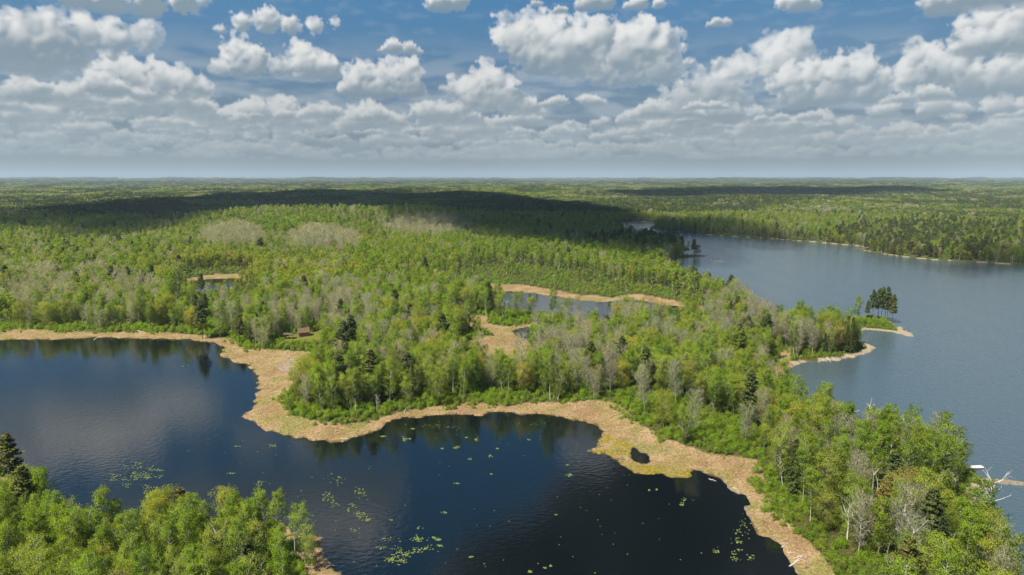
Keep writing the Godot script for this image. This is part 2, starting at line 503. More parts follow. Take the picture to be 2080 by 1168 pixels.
func land(x: float, z: float) -> float:
	var s := shore_ragged(x, z)
	if s < 0.0:
		return maxf(-2.5, s * 0.3 - 0.06)
	var h := 0.30 * minf(s / 1.2, 1.0) + edge_noise.get_noise_2d(x * 2.0, z * 2.0) * 0.06
	h += 1.1 * smoothstep(5.0, 22.0, s)
	if s > 12.0:
		h += hills(x, z) * smoothstep(12.0, 160.0, s)
	return h

func inside(polys: Array, x: float, z: float) -> bool:
	var p := Vector2(x, z)
	for q in polys:
		if Geometry2D.is_point_in_polygon(p, q):
			return true
	return false

# ------------------------------------------------------------------ materials
func noise_tex(size: int, freq: float, octaves: int, sd: int, ramp := [], normal := false, strength := 4.0) -> NoiseTexture2D:
	var n := FastNoiseLite.new()
	n.seed = sd
	n.frequency = freq
	n.fractal_octaves = octaves
	var t := NoiseTexture2D.new()
	t.width = size
	t.height = size
	t.seamless = true
	t.noise = n
	if ramp:
		var g := Gradient.new()
		g.set_color(0, ramp[0])
		g.set_color(1, ramp[1])
		t.color_ramp = g
	if normal:
		t.as_normal_map = true
		t.bump_strength = strength
	return t

var M := {}

func leaf_material(called: String, tint: Color) -> StandardMaterial3D:
	var m := StandardMaterial3D.new()
	m.resource_name = called
	m.albedo_color = tint.linear_to_srgb()
	m.vertex_color_use_as_albedo = true
	m.roughness = 0.7
	m.metallic_specular = 0.22
	m.backlight_enabled = true
	m.backlight = Color(0.92, 0.96, 0.55)
	return m

func plain_material(called: String, c: Color, rough := 0.9) -> StandardMaterial3D:
	var m := StandardMaterial3D.new()
	m.resource_name = called
	m.albedo_color = c.linear_to_srgb()
	m.roughness = rough
	m.metallic_specular = 0.3
	return m

func water_material(called: String, c: Color, rough: float, wave: float, period: float, shine: float) -> StandardMaterial3D:
	var m := StandardMaterial3D.new()
	m.resource_name = called
	m.albedo_color = c.linear_to_srgb()
	m.roughness = rough
	m.metallic_specular = shine
	m.uv1_triplanar = true
	m.uv1_world_triplanar = true
	m.uv1_scale = Vector3(1.0 / period, 1.0 / period, 1.7 / period)
	m.normal_enabled = true
	m.normal_scale = wave
	m.normal_texture = M.ripple
	return m

func make_materials() -> void:
	M.ripple = noise_tex(1024, 0.009, 6, 31, [], true, 9.0)
	M.ground = StandardMaterial3D.new()
	M.ground.resource_name = "ground"
	M.ground.vertex_color_use_as_albedo = true
	M.ground.roughness = 0.95
	M.ground.metallic_specular = 0.2
	M.ground.albedo_texture = noise_tex(512, 0.02, 5, 41, [Color(0.62, 0.60, 0.56), Color(1.0, 1.0, 1.0)])
	M.ground.uv1_triplanar = true
	M.ground.uv1_world_triplanar = true
	M.ground.uv1_scale = Vector3.ONE * 0.09
	M.calm = water_material("calm dark water", Color(0.0018, 0.0042, 0.006), 0.05, 0.085, 30.0, 0.56)
	M.ruffled = water_material("wind ruffled water", Color(0.056, 0.086, 0.104), 0.08, 0.55, 30.0, 0.5)
	M.leaf = leaf_material("leaves", Color(1, 1, 1))
	M.needle = leaf_material("needles", Color(1, 1, 1))
	M.needle.backlight = Color(0.35, 0.4, 0.2)
	M.birch_bark = plain_material("white bark", Color(1, 1, 1))
	M.birch_bark.vertex_color_use_as_albedo = true
	M.sedge = leaf_material("dry sedge", Color(1, 1, 1))
	M.sedge.backlight = Color(0.3, 0.25, 0.18)
	M.pad = leaf_material("lily pad", Color(1, 1, 1))
	M.cloud = plain_material("cloud", Color(0.92, 0.92, 0.92), 1.0)
	M.log = plain_material("bleached wood", Color(0.50, 0.46, 0.40))

# ------------------------------------------------------------------ ground and water
func mesh_of(v: PackedVector3Array, n: PackedVector3Array, c: PackedColorArray, idx: PackedInt32Array, m: Material, into: ArrayMesh = null) -> ArrayMesh:
	var a := []
	a.resize(Mesh.ARRAY_MAX)
	a[Mesh.ARRAY_VERTEX] = v
	if n.size():
		a[Mesh.ARRAY_NORMAL] = n
	if c.size():
		a[Mesh.ARRAY_COLOR] = c
	a[Mesh.ARRAY_INDEX] = idx
	var me := into if into else ArrayMesh.new()
	me.add_surface_from_arrays(Mesh.PRIMITIVE_TRIANGLES, a)
	me.surface_set_material(me.get_surface_count() - 1, m)
	return me

func add_structure(called: String, me: Mesh) -> MeshInstance3D:
	var o := MeshInstance3D.new()
	o.name = called
	o.mesh = me
	o.set_meta("kind", "structure")
	add_child(o, true)
	return o

const TAN := Color(0.48, 0.345, 0.20)
const MUD := Color(0.135, 0.098, 0.062)
const FLOOR := Color(0.115, 0.115, 0.042)
const STONE := Color(0.50, 0.42, 0.32)
const MOSS := Color(0.33, 0.27, 0.045)

func ground_colour(x: float, z: float, s: float, d: float) -> Color:
	var n := patch_noise.get_noise_2d(x * 4.0, z * 4.0)
	var c := FLOOR.lerp(Color(0.095, 0.150, 0.030), smoothstep(-0.1, 0.4, patch_noise.get_noise_2d(x * 1.7, z * 1.7)))
	if hill_noise.get_noise_2d(x * 1.3 + 5000.0, z * 1.3) > 0.33:   # hay meadows
		c = Color(0.20, 0.23, 0.07)
	if s < 90.0 and d < 1500.0:
		var sandy := x > 100.0 and shore(x + 14.0, z - 4.0) < shore(x - 14.0, z + 4.0) - 2.0
		if inside(mats, x, z):
			c = MOSS.lerp(TAN, smoothstep(0.12, 0.45, n))
		elif inside(marshes, x, z):
			var zone := patch_noise.get_noise_2d(x * 2.1 + 400.0, z * 2.1)
			c = TAN.lerp(Color(0.36, 0.27, 0.11), smoothstep(-0.1, 0.45, n))
			c = c.lerp(Color(0.27, 0.26, 0.085), smoothstep(0.10, 0.40, zone) * 0.75)
			c = c.lerp(Color(0.33, 0.205, 0.115), smoothstep(0.12, 0.42, -zone) * 0.7)
			var mud := Vector2(x, z) - Vector2(ground(592, 744).x, ground(592, 744).z)
			if Vector2(mud.x / 7.0, mud.y / 10.0).length() + n * 0.5 < 1.0:
				c = Color(0.42, 0.35, 0.29)
		elif inside(lawns, x, z):
			c = Color(0.22, 0.24, 0.05)
		elif s < ((4.3 if z < -260.0 else 1.6) if x > 60.0 else 2.5) + 2.5 * n or (x > 60.0 and Vector2(x - dock_at.x, z - dock_at.z).length() < 13.0):
			c = STONE if x > 60.0 else TAN
		if s < 0.75 + 1.3 * n:
			c = MUD if not (x > 60.0 and z > -520.0) else Color(0.30, 0.25, 0.19)
	return c

func make_ground() -> void:
	for m in MOUNDS:
		mound_at.append([ground(m[0], m[1]), m[2], m[3], m[4]])
	var cols := 640
	var rows := 700
	var v := PackedVector3Array()
	var c := PackedColorArray()
	var nor := PackedVector3Array()
	v.resize(cols * rows)
	c.resize(cols * rows)
	nor.resize(cols * rows)
	var a0 := deg_to_rad(-48.0)
	var a1 := deg_to_rad(48.0)
	var near := 95.0
	var far := 48000.0
	for j in rows:
		var d := near * pow(far / near, float(j) / (rows - 1))
		for i in cols:
			var a := lerpf(a0, a1, float(i) / (cols - 1))
			var x := sin(a) * d
			var z := -cos(a) * d
			var h := land(x, z)
			if d > 5000.0:
				h += patch_noise.get_noise_2d(x * 0.5, z * 0.5) * 9.0 * smoothstep(5000.0, 9000.0, d)
			var at := j * cols + i
			v[at] = Vector3(x, h, z)
			c[at] = ground_colour(x, z, shore_ragged(x, z) if d < 1700.0 else 250.0, d)
	for j in rows:
		for i in cols:
			var at := j * cols + i
			var du := v[at + (1 if i < cols - 1 else 0)] - v[at - (1 if i > 0 else 0)]
			var dv := v[at + (cols if j < rows - 1 else 0)] - v[at - (cols if j > 0 else 0)]
			nor[at] = du.cross(dv).normalized()
	var idx := PackedInt32Array()
	idx.resize((cols - 1) * (rows - 1) * 6)
	var o := 0
	for j in rows - 1:
		for i in cols - 1:
			var at := j * cols + i
			for q in [at, at + cols, at + 1, at + 1, at + cols, at + cols + 1]:
				idx[o] = q
				o += 1
	add_structure("ground", mesh_of(v, nor, c, idx, M.ground))
	for k in lakes:
		var p := Geometry2D.offset_polygon(lakes[k], 5.0, Geometry2D.JOIN_ROUND)
		var poly: PackedVector2Array = p[0]
		if k == "bog_pool":
			poly = Geometry2D.offset_polygon(lakes[k], 1.5)[0]
		var t := Geometry2D.triangulate_polygon(poly)
		if t.is_empty():
			poly = lakes[k]
			t = Geometry2D.triangulate_polygon(poly)
		var wv := PackedVector3Array()
		var wn := PackedVector3Array()
		for q in poly:
			wv.append(Vector3(q.x, 0.0, q.y))
			wn.append(Vector3.UP)
		for q in range(0, t.size(), 3):   # clockwise seen from above
			var e1 := poly[t[q + 1]] - poly[t[q]]
			var e2 := poly[t[q + 2]] - poly[t[q]]
			if e1.cross(e2) < 0.0:
				var sw := t[q + 1]
				t[q + 1] = t[q + 2]
				t[q + 2] = sw
		add_structure(k, mesh_of(wv, wn, PackedColorArray(), t, M.ruffled if k == "big_lake" else M.calm))

# ------------------------------------------------------------------ building trees
class Buf:
	var v := PackedVector3Array()
	var n := PackedVector3Array()
	var c := PackedColorArray()
	var i := PackedInt32Array()

	func tube(pts: Array, radii: Array, sides: int, col: Color) -> void:
		var start := v.size()
		for k in pts.size():
			var along: Vector3 = (pts[mini(k + 1, pts.size() - 1)] - pts[maxi(k - 1, 0)]).normalized()
			var a := along.cross(Vector3(0.31, 0.2, 0.93)).normalized()
			var b := along.cross(a)
			for s in sides:
				var t := TAU * s / sides
				var dir := a * cos(t) + b * sin(t)
				v.append(pts[k] + dir * radii[k])
				n.append(dir)
				c.append(col)
		for k in pts.size() - 1:
			for s in sides:
				var p := start + k * sides + s
				var q := start + k * sides + (s + 1) % sides
				i.append_array(PackedInt32Array([p, p + sides, q, q, p + sides, q + sides]))

	# a leaf or spray: a diamond that faces about the way "out" points
	func leaf(at: Vector3, out: Vector3, face: Vector3, turn: Vector3, long: float, wide: float, col: Color) -> void:
		var f := face.normalized()
		if f.dot(out) < 0.0:
			f = -f
		var a := f.cross(turn).normalized()
		var b := f.cross(a)
		var nn := (f * 0.6 + out).normalized()
		var s := v.size()
		v.append_array(PackedVector3Array([at - a * long, at + b * wide, at + a * long, at - b * wide]))
		n.append_array(PackedVector3Array([nn, nn, nn, nn]))
		c.append_array(PackedColorArray([col, col, col, col]))
		i.append_array(PackedInt32Array([s, s + 1, s + 2, s, s + 2, s + 3]))
		# clockwise seen from the side of f
		var g := (v[s + 1] - v[s]).cross(v[s + 2] - v[s])
		if g.dot(f) > 0.0:
			var e := i.size()
			i[e - 5] = s + 2
			i[e - 4] = s + 1
			i[e - 2] = s + 3
			i[e - 1] = s + 2

	# a thin blade from a to b
	func blade(a: Vector3, b: Vector3, wide: Vector3, out: Vector3, col: Color) -> void:
		var s := v.size()
		v.append_array(PackedVector3Array([a - wide, a + wide, b]))
		n.append_array(PackedVector3Array([out, out, out]))
		c.append_array(PackedColorArray([col, col, col]))
		var g := (2.0 * wide).cross(b - a + wide)
		i.append_array(PackedInt32Array([s, s + 2, s + 1] if g.dot(out) > 0.0 else [s, s + 1, s + 2]))

func rnd_dir() -> Vector3:
	return Vector3(rng.randfn(), rng.randfn(), rng.randfn()).normalized()

func vary(c: Color, by: float) -> Color:
	var k := 1.0 + rng.randf_range(-by, by)
	var w := rng.randf_range(-by, by) * 0.35
	return Color(c.r * k * (1.0 + w), c.g * k, c.b * k * (1.0 - w))

# a leafy or bare broadleaf tree, 1 = full detail; sizes in metres
func grow_broadleaf(h: float, radius: float, base: float, stems: int, limbs: int, leaves: int, leaf_size: float, tint: Color, bark: Color, upward: float, twigs_only := false, detail := 1.0) -> Array:
	var wood := Buf.new()
	var crown := Buf.new()
	var centre := Vector3(0, h * (base + 1.0) * 0.5, 0)
	var tips := []
	for s in stems:
		var lean := Vector3(rng.randf_range(-0.10, 0.10), 0, rng.randf_range(-0.10, 0.10))
		if stems > 1:
			var a := TAU * s / stems + rng.randf()
			lean = Vector3(cos(a), 0, sin(a)) * rng.randf_range(0.10, 0.24)
		var sh := h * (1.0 if s == 0 else rng.randf_range(0.78, 0.98))
		var pts := []
		var rad := []
		var bend := Vector3(rng.randf_range(-0.05, 0.05), 0, rng.randf_range(-0.05, 0.05))
		for k in 7:
			var t := k / 6.0
			pts.append(Vector3(0, -0.3, 0) * (1.0 - t) + Vector3(0, sh * 0.97 * t, 0) + (lean * t + bend * sin(t * PI)) * sh)
			rad.append(lerpf(0.0085 * h, 0.014, pow(t, 0.8)))
		wood.tube(pts, rad, 5, bark)
		for l in limbs / stems:
			var t := lerpf(base, 0.97, (l + rng.randf()) / (limbs / stems))
			var u := (t - base) / (1.0 - base)
			var reach := radius * (0.35 + 0.75 * pow(sin(clampf(u * 0.80 + 0.15, 0.0, 1.0) * PI), 0.65)) * rng.randf_range(0.6, 1.15) * (0.8 if stems > 1 else 1.0)
			var k := int(t * 6.0)
			var from: Vector3 = pts[k].lerp(pts[mini(k + 1, 6)], t * 6.0 - k)
			var a := l * 2.4 + rng.randf_range(-0.7, 0.7) + s
			var out := Vector3(cos(a), upward * rng.randf_range(0.6, 1.4), sin(a)).normalized()
			var mid := from + out * reach * 0.55
			var end := mid + (out + Vector3(0, rng.randf_range(-0.25, 0.45), 0)).normalized() * reach * 0.5
			if end.y > h:
				end.y = h - rng.randf() * 0.3
			wood.tube([from, mid, end], [0.0042 * h * (1.2 - t * 0.6), 0.0026 * h, 0.008], 3, bark)
			tips.append_array([[mid, 0.6], [end, 1.0], [mid.lerp(end, 0.5), 0.9]])
			for q in (4 if detail > 0.5 else 2):
				var p: Vector3 = from.lerp(end, rng.randf_range(0.35, 0.95))
				var e: Vector3 = p + (out * 0.5 + rnd_dir() + Vector3(0, upward * 0.35, 0)).normalized() * reach * rng.randf_range(0.2, 0.42)
				if twigs_only or detail > 0.5:
					wood.tube([p, e], [0.034 if twigs_only else 0.022, 0.008], 3, bark)
				tips.append([e, 1.0])
	var n := maxi(1, leaves / tips.size())
	for t in tips:
		var c := vary(tint, 0.10)
		var puff: float = radius * 0.21 * rng.randf_range(0.7, 1.3)
		for k in n:
			var p: Vector3 = t[0] + rnd_dir() * puff * (0.35 + 0.9 * rng.randf())
			var out := ((p - centre) / Vector3(radius, h * (1.0 - base) * 0.5, radius)).normalized() + Vector3(0, 0.25, 0)
			if twigs_only:
				var d := (out + rnd_dir() * 0.7 + Vector3(0, 0.5, 0)).normalized()
				crown.blade(p, p + d * leaf_size * rng.randf_range(0.6, 1.3), d.cross(rnd_dir()).normalized() * leaf_size * 0.055, (out * 0.4 + rnd_dir() * 0.8).normalized(), vary(c, 0.2))
			else:
				var sz := leaf_size * rng.randf_range(0.7, 1.25)
				crown.leaf(p, out.normalized(), rnd_dir() + out * 0.5, rnd_dir(), sz * 0.62, sz * 0.45, vary(c, 0.16))
	return [wood, crown]

# a pine: open tiers of upswept boughs on a tall bare stem
func grow_pine(h: float, radius: float, base: float, boughs: int, tufts: int, tint: Color, bark: Color, ragged: float, detail := 1.0) -> Array:
	var wood := Buf.new()
	var crown := Buf.new()
	var lean := Vector3(rng.randf_range(-0.04, 0.04), 0, rng.randf_range(-0.04, 0.04))
	var top := Vector3(0, h, 0) + lean * h
	wood.tube([Vector3(0, -0.3, 0), lean * h * 0.4 + Vector3(0, h * 0.45, 0), lean * h * 0.75 + Vector3(0, h * 0.75, 0), top], [0.0105 * h, 0.0082 * h, 0.005 * h, 0.02], 6, bark)
	var tip := []
	for l in boughs:
		var u := (l + rng.randf() * 0.8) / boughs
		var t := lerpf(base, 0.99, u)
		var prof := sin(clampf(0.22 + u * 0.78, 0, 1) * PI) * 0.55 + 0.5 * (1.0 - u)
		var reach := radius * clampf(prof + 0.12, 0.12, 1.0) * rng.randf_range(1.0 - ragged, 1.12)
		var a := l * 2.39996 + rng.randf_range(-0.5, 0.5)
		var from := Vector3(0, h * t, 0) + lean * h * t
		var out := Vector3(cos(a), 0, sin(a))
		var mid := from + out * reach * 0.55 + Vector3(0, reach * rng.randf_range(-0.02, 0.14), 0)
		var end := from + out * reach + Vector3(0, reach * rng.randf_range(0.06, 0.34), 0)
		wood.tube([from, mid, end], [0.0032 * h, 0.0018 * h, 0.012], 3, bark)
		for q in 7:
			var w := rng.randf_range(0.26, 1.0)
			var p := from.lerp(mid, w / 0.55) if w < 0.55 else mid.lerp(end, (w - 0.55) / 0.45)
			var side := out.cross(Vector3.UP) * rng.randf_range(-0.42, 0.42) * reach * (1.15 - w * 0.5)
			tip.append([p + side + Vector3(0, 0.1, 0), out])
	for k in 4:
		tip.append([top - Vector3(0, 0.35 * k, 0) + rnd_dir() * 0.2, Vector3.UP])
	var n := maxi(4, tufts / tip.size())
	var size := radius * 0.20 * (1.0 if detail > 0.5 else 1.5)
	for t in tip:
		var c := vary(tint, 0.25)
		for k in n:
			var d: Vector3 = (rnd_dir() * Vector3(1, 0.65, 1) + t[1] * 0.35 + Vector3(0, 0.45, 0)).normalized()
			var p: Vector3 = t[0] + rnd_dir() * Vector3(1, 0.5, 1) * size * 0.55
			crown.blade(p, p + d * size * rng.randf_range(0.7, 1.25), d.cross(rnd_dir()).normalized() * size * 0.23, (t[1] * 0.5 + Vector3(0, 0.7, 0) + rnd_dir() * 0.7).normalized(), vary(c, 0.2))
	return [wood, crown]

# a spruce or fir: a narrow dense cone down to the ground
func grow_spruce(h: float, radius: float, base: float, boughs: int, tufts: int, tint: Color, bark: Color) -> Array:
	var wood := Buf.new()
	var crown := Buf.new()
	wood.tube([Vector3(0, -0.3, 0), Vector3(0, h * 0.5, 0), Vector3(0, h, 0)], [0.010 * h, 0.006 * h, 0.012], 5, bark)
	var n := maxi(5, tufts / boughs)
	for l in boughs:
		var u := (l + rng.randf()) / boughs
		var reach := radius * (1.02 - u) * rng.randf_range(0.7, 1.1) + 0.12
		var a := l * 2.39996 + rng.randf_range(-0.4, 0.4)
		var out := Vector3(cos(a), 0, sin(a))
		var from := Vector3(0, lerpf(base, 0.99, u) * h, 0)
		var c := vary(tint, 0.22)
		for k in n:
			var w := sqrt(rng.randf())
			var p := from + out * reach * w + out.cross(Vector3.UP) * rng.randf_range(-0.3, 0.3) * reach * (1.1 - w * 0.6) + Vector3(0, -reach * 0.28 * w + reach * 0.12 * w * w, 0)
			var d := (out + rnd_dir() * 0.6 + Vector3(0, -0.1, 0)).normalized()
			var s := 0.16 * radius + 0.14
			crown.blade(p, p + d * s * rng.randf_range(0.8, 1.4), d.cross(Vector3.UP + rnd_dir() * 0.5).normalized() * s * 0.24, (out * 0.7 + Vector3(0, 0.6, 0) + rnd_dir() * 0.5).normalized(), vary(c, 0.2))
	return [wood, crown]

func grow_shrub(h: float, radius: float, leaves: int, size: float, tint: Color, bark: Color) -> Array:
	var wood := Buf.new()
	var crown := Buf.new()
	var tip := []
	for s in 9:
		var a := TAU * s / 9.0 + rng.randf() * 0.6
		var q := rng.randf_range(0.15, 0.95)
		var end := Vector3(cos(a) * radius * q, h * sqrt(maxf(0.1, 1.0 - q * q * 0.8)) * rng.randf_range(0.75, 1.0), sin(a) * radius * q)
		var mid := Vector3(end.x * 0.35, end.y * 0.55, end.z * 0.35)
		wood.tube([Vector3(0, -0.15, 0), mid, end], [0.035, 0.022, 0.006], 3, bark)
		tip.append_array([end, mid.lerp(end, 0.6), end * 0.75 + rnd_dir() * 0.3, Vector3(end.x * 1.05, end.y * 0.45, end.z * 1.05)])
	for t in tip:
		var c := vary(tint, 0.2)
		for k in maxi(1, leaves / tip.size()):
			var p: Vector3 = t + rnd_dir() * radius * 0.30 * (0.3 + rng.randf())
			p.y = maxf(p.y, 0.1)
			var out := Vector3(p.x / radius, p.y / h, p.z / radius).normalized()
			var sz := size * rng.randf_range(0.7, 1.25)
			crown.leaf(p, (out + Vector3(0, 0.3, 0)).normalized(), rnd_dir() + out * 0.5, rnd_dir(), sz * 0.6, sz * 0.42, vary(c, 0.15))
	return [wood, crown]

# dead standing tree: bleached stem and broken forking limbs
func grow_snag(h: float, limbs: int, spread_by: float, col: Color) -> Array:
	var wood := Buf.new()
	var pts := []
	var rad := []
	var lean := Vector3(rng.randf_range(-0.12, 0.12), 0, rng.randf_range(-0.12, 0.12))
	for k in 7:
		var t := k / 6.0
		pts.append(Vector3(rng.randf_range(-0.05, 0.05), h * t - 0.3 * (1.0 - t), rng.randf_range(-0.05, 0.05)) + lean * h * t * t)
		rad.append(lerpf(0.016 * h + 0.03, 0.03, t))
	wood.tube(pts, rad, 6, col)
	for l in limbs:
		var t := rng.randf_range(0.35, 0.95)
		var k := int(t * 6.0)
		var from: Vector3 = pts[k].lerp(pts[mini(k + 1, 6)], t * 6.0 - k)
		var a := l * 2.4 + rng.randf_range(-0.6, 0.6)
		var out := Vector3(cos(a), rng.randf_range(0.3, 1.3), sin(a)).normalized()
		var reach := h * spread_by * rng.randf_range(0.5, 1.1)
		var mid := from + out * reach * 0.5
		var end := mid + (out + rnd_dir() * 0.5 + Vector3(0, 0.25, 0)).normalized() * reach * 0.5
		wood.tube([from, mid, end], [0.009 * h, 0.006 * h, 0.018], 4, col)
		for q in 2:
			var p: Vector3 = mid.lerp(end, rng.randf())
			wood.tube([p, p + (out + rnd_dir() * 0.8).normalized() * reach * 0.35], [0.03, 0.01], 3, col)
	return [wood, Buf.new()]

# ------------------------------------------------------------------ kinds of tree
const KINDS := ["birch_tree", "oak_tree", "aspen_tree", "pine_tree", "spruce_tree", "shrub", "dead_tree"]
const WHITE_BARK := Color(0.56, 0.53, 0.47)
const GREY_BARK := Color(0.30, 0.27, 0.22)
const BROWN_BARK := Color(0.13, 0.10, 0.075)
const BIRCH_TINTS := [Color(0.250, 0.347, 0.028), Color(0.282, 0.369, 0.034), Color(0.213, 0.309, 0.026), Color(0.261, 0.341, 0.040), Color(0.229, 0.331, 0.026), Color(0.293, 0.352, 0.053)]
const OAK_TINTS := [Color(0.311, 0.350, 0.038), Color(0.338, 0.345, 0.049), Color(0.273, 0.339, 0.038), Color(0.328, 0.302, 0.074)]
const ASPEN_TINTS := [Color(0.44, 0.41, 0.30), Color(0.42, 0.375, 0.31), Color(0.46, 0.44, 0.31), Color(0.38, 0.41, 0.20)]
const PINE_TINTS := [Color(0.125, 0.155, 0.046), Color(0.150, 0.165, 0.046), Color(0.105, 0.140, 0.050), Color(0.195, 0.180, 0.055)]
const SPRUCE_TINTS := [Color(0.095, 0.130, 0.050), Color(0.115, 0.145, 0.046), Color(0.150, 0.170, 0.050)]
const SHRUB_TINTS := [Color(0.206, 0.335, 0.024), Color(0.245, 0.346, 0.030), Color(0.184, 0.286, 0.028), Color(0.256, 0.324, 0.054)]
var stock := []   # [kind][tier] -> array of [wood Mesh, crown Mesh, both Mesh]

func pack(parts: Array, leaf: Material) -> Array:
	var w: Buf = parts[0]
	var c: Buf = parts[1]
	var both := mesh_of(w.v, w.n, w.c, w.i, M.birch_bark)
	var wood := mesh_of(w.v, w.n, w.c, w.i, M.birch_bark)
	var crown: ArrayMesh = null
	if c.v.size():
		mesh_of(c.v, c.n, c.c, c.i, leaf, both)
		crown = mesh_of(c.v, c.n, c.c, c.i, leaf)
	return [wood, crown, both]

func make_stock() -> void:
	rng.seed = 2024
	for k in KINDS.size():
		stock.append([[], []])
	for tier in 2:
		var q := 1.0 if tier == 0 else 0.26      # share of the leaves
		var z := 1.0 if tier == 0 else 1.95      # their size
		var dt := 1.0 - tier
		for k in 6:
			stock[0][tier].append(pack(grow_broadleaf([16.5, 14.0, 18.0, 13.0, 16.0, 14.5][k], [3.2, 3.0, 2.9, 3.3, 2.6, 3.4][k], [0.18, 0.14, 0.30, 0.12, 0.24, 0.16][k], [1, 2, 1, 3, 1, 2][k], 34 if tier == 0 else 16, int(4300 * q), 0.22 * z, BIRCH_TINTS[k], WHITE_BARK if k != 4 else GREY_BARK, 0.9, false, dt), M.leaf))
		for k in 4:
			stock[1][tier].append(pack(grow_broadleaf([14.5, 13.5, 15.5, 12.0][k], [4.3, 4.0, 4.2, 3.6][k], 0.16, [1, 1, 2, 1][k], 38 if tier == 0 else 18, int(5400 * q), 0.235 * z, OAK_TINTS[k], GREY_BARK, 0.55, false, dt), M.leaf))
			stock[2][tier].append(pack(grow_broadleaf([15.5, 14.0, 16.5, 13.0][k], [3.3, 3.0, 3.5, 3.1][k], 0.20, [1, 2, 1, 3][k], 40 if tier == 0 else 18, int(2700 * q), 0.62 if tier == 0 else 1.25, ASPEN_TINTS[k], Color(0.46, 0.43, 0.36), 1.0, true, dt), M.leaf))
			stock[3][tier].append(pack(grow_pine([19.5, 17.5, 21.5, 14.0][k], [3.7, 3.3, 3.8, 3.5][k], [0.36, 0.32, 0.40, 0.12][k], 54 if tier == 0 else 32, int(6400 * (1.0 if tier == 0 else 0.4)), PINE_TINTS[k], BROWN_BARK, 0.40, dt), M.needle))
		for k in 3:
			stock[4][tier].append(pack(grow_spruce([14.5, 16.5, 11.0][k], [2.3, 2.4, 2.1][k], 0.08, 110 if tier == 0 else 60, int(4200 * (1.0 if tier == 0 else 0.45)), SPRUCE_TINTS[k], BROWN_BARK), M.needle))
		for k in 4:
			stock[5][tier].append(pack(grow_shrub([2.6, 3.4, 2.0, 2.8][k], [1.7, 1.9, 1.6, 1.5][k], int(1100 * q), 0.18 * z, SHRUB_TINTS[k], Color(0.2, 0.16, 0.12)), M.leaf))
		for k in 4:
			stock[6][tier].append(pack(grow_snag([9.0, 11.0, 7.0, 10.0][k], [9, 6, 10, 4][k], [0.34, 0.2, 0.4, 0.14][k], [Color(0.62, 0.59, 0.54), Color(0.55, 0.52, 0.46), Color(0.62, 0.58, 0.52), Color(0.34, 0.30, 0.25)][k]), M.leaf))

# groves for the distance: several crowns of one kind as one low clump, about 20 m across
var groves := []   # [green, yellow, bare, conifer] -> meshes

func make_groves() -> void:
	var tints := [[Color(0.175, 0.255, 0.036), Color(0.205, 0.275, 0.044), Color(0.150, 0.220, 0.036)], [Color(0.26, 0.28, 0.05), Color(0.22, 0.255, 0.055)], [Color(0.38, 0.36, 0.25), Color(0.35, 0.315, 0.235)], [Color(0.078, 0.110, 0.046), Color(0.105, 0.132, 0.050)]]
	for kind in 4:
		groves.append([])
		for t in tints[kind]:
			var b := Buf.new()
			for k in 13:
				var at := Vector3(rng.randf_range(-9.0, 9.0), 0, rng.randf_range(-9.0, 9.0))
				var h := rng.randf_range(11.0, 17.0)
				var r := rng.randf_range(2.8, 4.2)
				var c := vary(t, 0.20)
				if kind == 3:
					h *= 1.15
				for q in 54:
					var d := rnd_dir()
					d.y = absf(d.y) * (1.0 if rng.randf() < 0.8 else -1.0)
					var p := at + Vector3(d.x * r, h * 0.6 + d.y * h * 0.4, d.z * r) * Vector3(1, 1, 1)
					if kind == 3:
						var u := rng.randf()
						p = at + Vector3(d.x * r * (1.05 - u), h * (0.15 + 0.85 * u), d.z * r * (1.05 - u))
					var out := (d + Vector3(0, 0.3, 0)).normalized()
					b.leaf(p, out, rnd_dir() + out * 0.6, rnd_dir(), 1.1 if kind != 3 else 0.8, 0.8 if kind != 3 else 0.6, vary(c, 0.2))
			groves[kind].append(mesh_of(b.v, b.n, b.c, b.i, M.leaf if kind != 3 else M.needle))

# stands told apart in the photograph: [centre x, y, half width, half height in pixels, kind, share]
const STANDS := [
	[475, 482, 75, 22, 2, 0.9], [655, 490, 85, 22, 2, 0.85], [870, 458, 95, 22, 2, 0.85], [60, 585, 80, 38, 2, 0.7], [260, 590, 70, 30, 2, 0.55],
	[650, 640, 90, 40, 2, 0.45], [720, 625, 60, 45, 2, 0.55], [1150, 690, 60, 42, 2, 0.65], [1505, 640, 70, 45, 2, 0.65], [1290, 640, 55, 25, 2, 0.5], [1240, 715, 30, 40, 2, 0.5], [1710, 950, 60, 60, 2, 0.45], [1730, 1060, 60, 70, 2, 0.3], [1560, 900, 60, 60, 2, 0.3],
	[600, 458, 145, 14, 0, 0.92], [560, 545, 160, 30, 1, 0.5], [900, 520, 200, 40, 0, 0.6], [800, 500, 120, 35, 1, 0.45], [1150, 540, 200, 50, 0, 0.6], [400, 540, 130, 30, 1, 0.5], [1650, 840, 40, 40, 1, 0.4],
	[1900, 480, 240, 30, 3, 0.50], [1480, 468, 120, 14, 4, 0.35], [1300, 490, 120, 15, 3, 0.4], [200, 425, 180, 14, 4, 0.7], [330, 430, 60, 20, 4, 0.9], [1700, 395, 200, 12, 3, 0.5],
	[690, 700, 30, 60, 3, 0.25], [415, 620, 30, 45, 3, 0.25], [1500, 580, 18, 20, 3, 0.8], [1730, 680, 25, 40, 4, 0.5], [1790, 620, 40, 50, 3, 1.0],
	[1830, 1060, 130, 110, 3, 0.22], [1740, 990, 200, 170, 6, 0.10], [1700, 950, 160, 150, 0, 0.45], [30, 920, 40, 50, 3, 0.15], [60, 1080, 80, 80, 3, 0.16],
]

func to_pixel(p: Vector3) -> Vector2:
	var v := (p - EYE).rotated(Vector3.RIGHT, PITCH)
	return Vector2(1040.0 + v.x / -v.z * FOCAL, 584.0 - v.y / -v.z * FOCAL)

